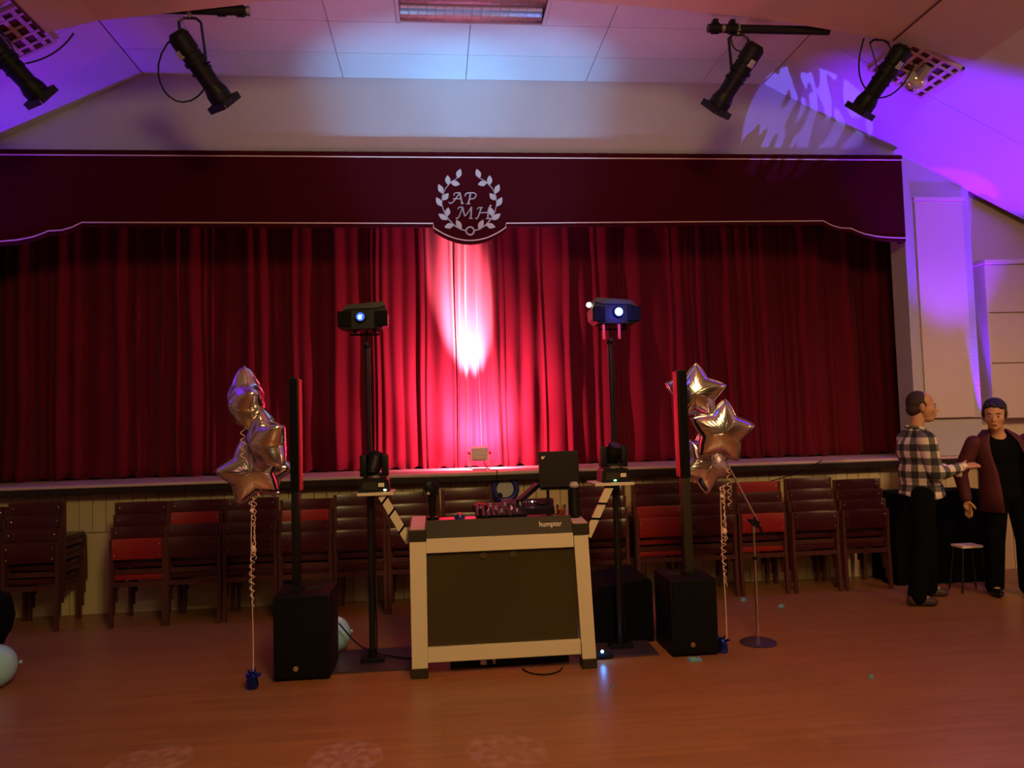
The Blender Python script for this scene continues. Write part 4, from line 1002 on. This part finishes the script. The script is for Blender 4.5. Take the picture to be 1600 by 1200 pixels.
def weight(x, y, label):
    t = thing('balloon_weight', label, 'balloon weight', (x, y, 0), 'blue foil balloon weights')
    ob('foil_pack', MB().lathe([(0.0, 0.0), (0.036, 0.0), (0.040, 0.03), (0.030, 0.07), (0.014, 0.092), (0.0, 0.095)], (x, y, 0), 9), 'bluefoil', t)
    sp_ = MB(); rnd = random.Random(int(x*100))
    for i in range(22):
        a = rnd.uniform(0, 2*PI); e = rnd.uniform(-0.2, 1.2); L_ = rnd.uniform(0.04, 0.06)
        c = Vector((x, y, 0.075)); d = Vector((math.cos(a)*math.cos(e), math.sin(a)*math.cos(e), math.sin(e)))
        p = c+d*L_; p.z = max(p.z, 0.012); sp_.cyl(c, p, 0.008, 0.003, 4)
    ob('foil_spikes', sp_, 'bluefoil', t)
weight(-1.195, 5.08, 'spiky blue foil balloon weight on floor at left')
weight(1.925, 5.26, 'blue foil balloon weight beside the right bass bin')
def round_balloon(x, y, z, r, label, tilt=0):
    t = thing('round_balloon', label, 'balloon', (x, y, 0), 'pale blue round balloons on the floor')
    m = MB(); n = 18; prf = []
    for i in range(n+1):
        a = PI*i/n; rr = r*math.sin(a); zz = z+r*1.06*math.cos(a) if True else 0
        prf.append((max(rr, 0.0005), zz))
    m.lathe(prf[::-1], (x, y, 0), 32)
    ob('latex_body', m, 'latex', t, 'all')
    ob('knot', MB().cyl((x+r*0.9, y+r*0.5, z), (x+r*1.02, y+r*0.56, z), 0.008, 0.014, 10), 'latex', t)
round_balloon(-0.782, 5.78, 0.131, 0.122, 'pale blue round balloon behind the left bass bin')
round_balloon(-2.895, 5.40, 0.138, 0.130, 'pale blue round balloon at the left photo edge')
def scrap(x, y, w, d, label, a=0):
    m = MB(); rings = []
    for j, (f, z) in enumerate(((1, 0.001), (0.95, 0.012), (0.6, 0.022), (0.2, 0.012))):
        rings.append([(x+f*w*math.cos(k*PI/6+a)*(1+0.2*math.sin(k*2)), y+f*d*math.sin(k*PI/6+a), z*(1+0.3*math.sin(k*1.7))) for k in range(12)])
    m.loft(rings); tag(ob('burst_balloon_scrap', m, 'latexscrap', None, True), label, 'balloon scrap')
scrap(2.66, 6.70, 0.035, 0.03, 'blue scrap of burst balloon near the front chair leg right')
scrap(2.874, 6.40, 0.028, 0.022, 'pale scrap of balloon on open floor right of microphone stand', 1)
scrap(1.675, 5.11, 0.05, 0.03, 'light blue balloon scrap at the foot of right bass bin', 2)
scrap(2.60, 4.57, 0.015, 0.012, 'tiny blue scrap alone on the floor at lower right', 0.5)
scrap(1.018, 4.68, 0.010, 0.012, 'tiny pale scrap on the floor in front of the booth', 0.2)
# black coat at the left edge
m = MB(); rings = []
for z, w, d, xo in ((0.05, 0.20, 0.20, -0.05), (0.15, 0.19, 0.2, -0.04), (0.25, 0.225, 0.22, -0.02), (0.36, 0.24, 0.22, 0.0), (0.48, 0.20, 0.2, 0.0), (0.55, 0.12, 0.15, -0.03)):
    rings.append([(-3.26+xo+w*math.cos(k*PI/12)*(1+0.06*math.sin(k*2.1+z*20)), 5.85+d*math.sin(k*PI/12), z) for k in range(24)])
rings.insert(0, [(p[0], p[1], 0.0) for p in rings[0]])
m.loft(rings)
tag(ob('black_bag', m, 'blackcloth', None, True), 'black lumpy bag on the floor at far left behind balloon', 'bag')

# ================================================================ PEOPLE
def fuse(name, mb, material, parent, voxel, sm=4, origin=None):
    bm = mb.bm
    me = bpy.data.meshes.new('tmp'); bm.to_mesh(me); bm.free()
    o = bpy.data.objects.new('tmp', me); COL.objects.link(o)
    r = o.modifiers.new('r', 'REMESH'); r.mode = 'VOXEL'; r.voxel_size = voxel
    if sm:
        s = o.modifiers.new('s', 'SMOOTH'); s.factor = 0.5; s.iterations = sm
    dg = bpy.context.evaluated_depsgraph_get(); dg.update()
    m2 = bpy.data.meshes.new_from_object(o.evaluated_get(dg)); m2.name = name
    bpy.data.objects.remove(o)
    w = wloc(parent)
    for v in m2.vertices: v.co -= w
    m2.materials.clear(); m2.materials.append(MT[material])
    for p in m2.polygons: p.use_smooth = True
    n = bpy.data.objects.new(name, m2); COL.objects.link(n); n.parent = parent
    return n
def headparts(root, C, R, hair, bald, stubble=False):
    """C: centre of skull; R: rotation matrix, local +x forward (face), +y left, +z up. Returns blobs adder"""
    K = 1.14
    T = lambda x, y, z: C + R @ (Vector((x, y, z))*K)
    e = R.to_euler()
    class HB(MB):
        def ball(s, c, r, n=16, rot=None):
            r = (r, r, r) if isinstance(r, (int, float)) else r
            return MB.ball(s, c, tuple(q*K for q in r), n, rot)
    def add(mm):
        m = HB(); m.bm.free(); m.bm = mm.bm
        m.ball(T(-0.008, 0, 0.030), (0.095, 0.076, 0.088), 24, e)        # cranium
        m.ball(T(0.035, 0, -0.015), (0.062, 0.064, 0.085), 20, e)        # face
        m.ball(T(0.048, 0, -0.078), (0.042, 0.044, 0.036), 16, e)        # jaw / chin
        m.ball(T(0.078, 0, -0.090), (0.016, 0.020, 0.016), 12, e)
        m.ball(T(0.083, 0, 0.022), (0.014, 0.045, 0.014), 12, e)         # brow
        m.cap(T(0.090, 0, 0.010), 0.009, T(0.112, 0, -0.024), 0.012, 10)   # nose
        m.ball(T(0.098, 0.010, -0.030), 0.009, 8); m.ball(T(0.098, -0.010, -0.030), 0.009, 8)
        m.ball(T(0.092, 0, -0.052), (0.012, 0.022, 0.007), 10, e); m.ball(T(0.090, 0, -0.063), (0.012, 0.020, 0.008), 10, e)
        for s in (-1, 1):
            m.ball(T(0.062, s*0.042, -0.020), (0.022, 0.018, 0.025), 12, e)  # cheeks
            m.ball(T(-0.004, s*0.077, -0.008), (0.018, 0.010, 0.030), 12, e)  # ears
            m.ball(T(-0.006, s*0.084, 0.004), (0.014, 0.007, 0.016), 10, e)
    def extras():
        for s in (-1, 1):
            ob('eye', HB().ball(T(0.086, s*0.030, 0.002), (0.009, 0.012, 0.007), 12, e), 'eye', root, 'all')
            ob('pupil', HB().ball(T(0.0945, s*0.029, 0.002), (0.003, 0.005, 0.005), 10, e), 'darkhair', root, 'all')
            ob('eyebrow', MB().tube([T(0.094, s*0.014, 0.022), T(0.096, s*0.030, 0.027), T(0.082, s*0.046, 0.020)], 0.0035, 6), hair, root, True)
        ob('lips', HB().ball(T(0.101, 0, -0.0575), (0.005, 0.019, 0.0035), 12, e).ball(T(0.099, 0, -0.063), (0.005, 0.016, 0.004), 12, e), 'lips', root, 'all')
        h = HB()
        if bald:    # short hair with receding front
            h.ball(T(-0.022, 0, 0.037), (0.085, 0.079, 0.086), 24, e)
            h.ball(T(-0.048, 0, -0.020), (0.056, 0.070, 0.055), 16, e)
            for s in (-1, 1): h.ball(T(0.000, s*0.063, 0.022), (0.032, 0.014, 0.036), 12, e)
        else:
            h.ball(T(-0.020, 0, 0.046), (0.094, 0.082, 0.082), 24, e)
            h.ball(T(-0.045, 0, -0.005), (0.060, 0.078, 0.066), 16, e)
            for q in range(9): h.ball(T(0.060-abs(q-4)*0.004, (q-4)*0.014, 0.082+0.006*math.sin(q*2.4)-abs(q-3)*0.003), (0.026, 0.013, 0.020), 10, e)
            for s in (-1, 1): h.ball(T(0.012, s*0.068, 0.020), (0.028, 0.016, 0.045), 12, e)
        fuse('hair', h, hair, root, 0.006, 3)
    return add, extras
def hand(m, W, d, up_, spread, curl_, L=0.17, side=1, thumb_up=True):
    """W wrist, d direction of hand, up_ palm normal-ish; fingers fan in plane of d and 'up' """
    d = d.normalized(); n = up_.normalized(); lat = d.cross(n).normalized()*side
    palm = W+d*0.045
    m.cap(W, 0.024, W+d*0.03, 0.026, 12)
    R = Matrix((d, lat, n)).transposed().to_euler()
    m.ball(W+d*0.055, (0.045, 0.038, 0.017), 16, R)
    for i, (off, ln) in enumerate(((0.030, 0.068), (0.010, 0.078), (-0.010, 0.072), (-0.029, 0.055))):
        b0 = W+d*0.085+lat*off; dd = (d+lat*off*spread).normalized()
        k1 = b0+dd*ln*0.45; d2 = (dd-n*curl_).normalized(); k2 = k1+d2*ln*0.32; d3 = (d2-n*curl_).normalized(); k3 = k2+d3*ln*0.24
        m.cap(b0-dd*0.02, 0.0105, k1, 0.0095, 10); m.cap(k1, 0.0095, k2, 0.0085, 10); m.cap(k2, 0.0085, k3, 0.0075, 10)
    tb = W+d*0.030+lat*0.026; t1 = tb+(d*0.6+lat*0.75).normalized()*0.038; t2 = t1+(d*0.85+lat*0.35+(n*0.2 if thumb_up else -n*0.3)).normalized()*0.032
    m.cap(tb, 0.014, t1, 0.0115, 10); m.cap(t1, 0.0115, t2, 0.009, 10)

# ---- man in plaid shirt, in profile facing right
V = Vector
p1 = thing('person', 'man in black and white plaid shirt standing in profile, gesturing right', 'person', (4.08, 6.30, 0))
hC = V((4.150, 6.28, 1.665)); a = R_(-22)
Rh = Matrix.Rotation(a, 3, 'Z') @ Matrix.Rotation(R_(4), 3, 'Y')
add, ext = headparts(p1, hC, Rh, 'hair', True)
pel = V((4.125, 6.30, 0.93)); chest = V((4.085, 6.30, 1.28)); neck = V((4.105, 6.29, 1.47))
shR = V((4.075, 6.12, 1.385)); shL = V((4.125, 6.475, 1.385))     # near (camera) shoulder, far shoulder
elR = V((4.105, 6.06, 1.095)); wrR = V((4.365, 6.09, 1.155))
elL = V((4.20, 6.50, 1.10)); wrL = V((4.42, 6.36, 1.13))
hipR = V((4.075, 6.21, 0.90)); hipL = V((4.155, 6.39, 0.90))
knR = V((4.055, 6.20, 0.49)); knL = V((4.24, 6.42, 0.49)); anR = V((3.955, 6.20, 0.085)); anL = V((4.26, 6.50, 0.085))
m = MB(); add(m)
m.cap(hC+Rh @ V((-0.02, 0, -0.06)), 0.052, neck, 0.058); m.cap(neck, 0.06, chest, 0.11)
m.ball(chest, (0.11, 0.17, 0.17), 20); m.ball(V((4.11, 6.30, 1.08)), (0.11, 0.15, 0.16), 20); m.ball(pel, (0.11, 0.15, 0.12), 20)
for s, e_, w in ((shR, elR, wrR), (shL, elL, wrL)): m.cap(s, 0.052, e_, 0.040); m.cap(e_, 0.040, w, 0.026)
for h_, k_, a_ in ((hipR, knR, anR), (hipL, knL, anL)):
    m.cap(h_, 0.085, k_, 0.055); m.cap(k_, 0.055, a_, 0.038); m.cap(a_, 0.035, a_+V((0.13, -0.02, -0.045)), 0.028)
hand(m, wrR, V((1, 0.05, 0.10)), V((0, -0.45, 1)), 3.0, 0.18, side=-1)
hand(m, wrL, V((1, -0.35, 0.20)), V((0.1, -0.6, 0.9)), 2.5, 0.5, side=1)
fuse('body', m, 'skin', p1, 0.0065, 2)
ext()
m = MB()
m.ball(V((4.095, 6.30, 1.30)), (0.145, 0.200, 0.155), 24); m.ball(V((4.115, 6.30, 1.10)), (0.160, 0.185, 0.20), 24); m.ball(V((4.125, 6.30, 0.985)), (0.165, 0.185, 0.09), 24)
m.cap(V((4.09, 6.30, 1.42)), 0.082, V((4.10, 6.30, 1.47)), 0.066)
m.cap(V((4.09, 6.16, 1.39)), 0.078, V((4.10, 6.44, 1.39)), 0.078)
fuse('shirt', m, 'plaidbody', p1, 0.010, 5)
for s, e_, w in ((shR, elR, wrR), (shL, elL, wrL)):
    m = MB(); m.cap(s, 0.080, e_, 0.060); m.cap(e_, 0.060, e_+(w-e_)*0.86, 0.044)
    fuse('shirt_sleeve', m, 'plaid', p1, 0.010, 4)
tl = MB(); rings = []
for z, rx, ry, wob in ((0.905, 0.178, 0.190, 1), (0.93, 0.173, 0.186, 0.6), (0.985, 0.166, 0.182, 0)):
    rings.append([(4.125+rx*math.cos(k*PI/16)+0.004*wob*math.sin(k*3), 6.30+ry*math.sin(k*PI/16), z+0.020*wob*math.cos(k*PI/8+0.4)) for k in range(32)])
tl.loft(rings, cap=False); so_ = ob('shirt_tail', tl, 'plaidbody', p1, 'all'); sd = so_.modifiers.new('t', 'SOLIDIFY'); sd.thickness = 0.004
cb = MB()
cb.tube([V((4.10+0.075*math.cos(a_), 6.295+0.075*math.sin(a_), 1.485-0.02*math.cos(a_))) for a_ in [i*PI/10 for i in range(20)]], 0.013, 8, True)
ob('collar', cb, 'plaid', p1, 'all')
m = MB(); m.ball(V((4.12, 6.30, 0.92)), (0.135, 0.165, 0.10), 20)
for h_, k_, a_ in ((hipR, knR, anR), (hipL, knL, anL)): m.cap(h_+V((0, 0, 0.02)), 0.108, k_, 0.080); m.cap(k_, 0.080, a_+V((0.012, 0, -0.005)), 0.074)
fuse('trousers', m, 'jeans', p1, 0.011, 5)
for a_ in (anR, anL):
    m = MB(); m.ball(a_+V((0.06, -0.01, -0.045)), (0.125, 0.045, 0.040), 20, (0, 0, -0.15)); m.ball(a_+V((-0.02, 0, -0.030)), (0.055, 0.043, 0.055), 16); m.ball(a_+V((0.12, -0.02, -0.055)), (0.060, 0.045, 0.030), 16)
    f = fuse('shoe', m, 'shoe', p1, 0.008, 3)
    for v in f.data.vertices: v.co.z = max(v.co.z, 0.001)
wm = MB(); wv = (wrR-elR).normalized(); wc = wrR-wv*0.012
ob('watch', wm.cyl(wc-wv*0.012, wc+wv*0.012, 0.036, 0.034, 20).cyl(wc+V((0, -0.030, 0.012)), wc+V((0, -0.044, 0.018)), 0.021, 0.020, 20), 'label', p1, True)
# cup held in the far hand
cc = wrL+V((0.065, -0.045, -0.035))
t = thing('plastic_cup', 'small clear cup held by the man in plaid shirt', 'cup', cc+V((0, 0, -0.035)))
ob('cup_wall', MB().lathe([(0.0, 0), (0.024, 0), (0.031, 0.075), (0.029, 0.075), (0.022, 0.004), (0.0, 0.004)], cc+V((0, 0, -0.04)), 24), mat('cloudy_plastic', (0.75, 0.65, 0.5), 0.3), t, True)

# ---- man in maroon jacket
p2 = thing('person', 'man in maroon jacket over black top, cut by the right photo edge', 'person', (4.94, 6.35, 0))
hC = V((4.812, 6.26, 1.582)); Rh = Matrix.Rotation(R_(-132), 3, 'Z') @ Matrix.Rotation(R_(10), 3, 'Y')
add, ext = headparts(p2, hC, Rh, 'darkhair', False)
pel = V((4.96, 6.37, 0.90)); chest = V((4.925, 6.36, 1.25)); neck = V((4.865, 6.33, 1.43))
shR = V((4.690, 6.38, 1.335)); shL = V((5.125, 6.30, 1.345))
elR = V((4.615, 6.48, 1.075)); wrR = V((4.635, 6.44, 0.84)); elL = V((5.22, 6.34, 1.07)); wrL = V((5.19, 6.16, 0.86))
hipR = V((4.865, 6.38, 0.87)); hipL = V((5.04, 6.34, 0.87)); knR = V((4.83, 6.38, 0.47)); knL = V((5.07, 6.31, 0.47)); anR = V((4.845, 6.44, 0.085)); anL = V((5.10, 6.36, 0.085))
m = MB(); add(m)
m.cap(hC+Rh @ V((-0.02, 0, -0.06)), 0.055, neck, 0.062); m.cap(neck, 0.062, chest, 0.11)
m.ball(chest, (0.17, 0.11, 0.17), 20); m.ball(V((4.94, 6.37, 1.05)), (0.15, 0.11, 0.16), 20); m.ball(pel, (0.15, 0.11, 0.12), 20)
for s, e_, w in ((shR, elR, wrR), (shL, elL, wrL)): m.cap(s, 0.052, e_, 0.040); m.cap(e_, 0.040, w, 0.026)
for h_, k_, a_ in ((hipR, knR, anR), (hipL, knL, anL)):
    m.cap(h_, 0.085, k_, 0.055); m.cap(k_, 0.055, a_, 0.038); m.cap(a_, 0.035, a_+V((-0.05, -0.12, -0.045)), 0.028)
hand(m, wrR, V((0.05, -0.1, -0.95)), V((0.9, 0.2, 0.1)), 1.2, 0.35, side=1)
hand(m, wrL, V((-0.2, -0.25, -0.9)), V((0.7, -0.4, 0.1)), 1.2, 0.35, side=-1)
fuse('body', m, 'skin', p2, 0.0065, 2)
ext()
m = MB(); m.ball(V((4.925, 6.36, 1.26)), (0.185, 0.128, 0.175), 24); m.ball(V((4.94, 6.37, 1.05)), (0.165, 0.130, 0.20), 24); m.ball(V((4.95, 6.37, 0.93)), (0.160, 0.128, 0.10), 24)
m.cap(V((4.79, 6.36, 1.36)), 0.055, V((4.99, 6.33, 1.37)), 0.055)
fuse('tshirt', m, 'tee', p2, 0.010, 4)
m = MB()
for s, e_, w in ((shR, elR, wrR), (shL, elL, wrL)):
    m = MB(); m.cap(s, 0.070, e_, 0.060); m.cap(e_, 0.060, e_+(w-e_)*0.93, 0.046)
    fuse('jacket_sleeve', m, 'jacket', p2, 0.010, 4)
jk = MB(); rings = []
# open-fronted jacket shell: from right front edge round the back to left front edge
for z, rx, ry, gap, cx in ((0.74, 0.225, 0.19, 0.46, 4.96), (0.90, 0.215, 0.178, 0.50, 4.955), (1.08, 0.205, 0.168, 0.60, 4.945), (1.24, 0.222, 0.160, 0.66, 4.93), (1.345, 0.225, 0.130, 0.58, 4.915), (1.40, 0.165, 0.105, 0.60, 4.90), (1.45, 0.095, 0.085, 0.75, 4.88)):
    row = []
    for k in range(33):
        a_ = -PI/2-0.22+gap+(2*PI-2*gap)*k/32
        row.append(jk.bm.verts.new((cx+rx*math.cos(a_), 6.36+ry*math.sin(a_)+0.004*math.sin(k*2.2+z*9), z)))
    rings.append(row)
for A, B in zip(rings, rings[1:]):
    for i in range(32): jk.bm.faces.new((A[i], A[i+1], B[i+1], B[i]))
jo = ob('jacket_body', jk, 'jacket', p2, 'all'); sd = jo.modifiers.new('t', 'SOLIDIFY'); sd.thickness = 0.010; sd.offset = 0
m = MB(); m.ball(V((4.955, 6.365, 0.88)), (0.165, 0.135, 0.11), 20)
for h_, k_, a_ in ((hipR, knR, anR), (hipL, knL, anL)): m.cap(h_+V((0, 0, 0.02)), 0.105, k_, 0.080); m.cap(k_, 0.080, a_+V((-0.005, -0.012, -0.005)), 0.075)
fuse('trousers', m, 'trouser', p2, 0.011, 5)
for a_ in (anR, anL):
    m = MB(); m.ball(a_+V((-0.025, -0.06, -0.045)), (0.046, 0.125, 0.040), 20, (0, 0, -0.35)); m.ball(a_+V((0, 0.015, -0.030)), (0.043, 0.055, 0.055), 16)
    f = fuse('shoe', m, 'shoeblack', p2, 0.008, 3)
    for v in f.data.vertices: v.co.z = max(v.co.z, 0.001)
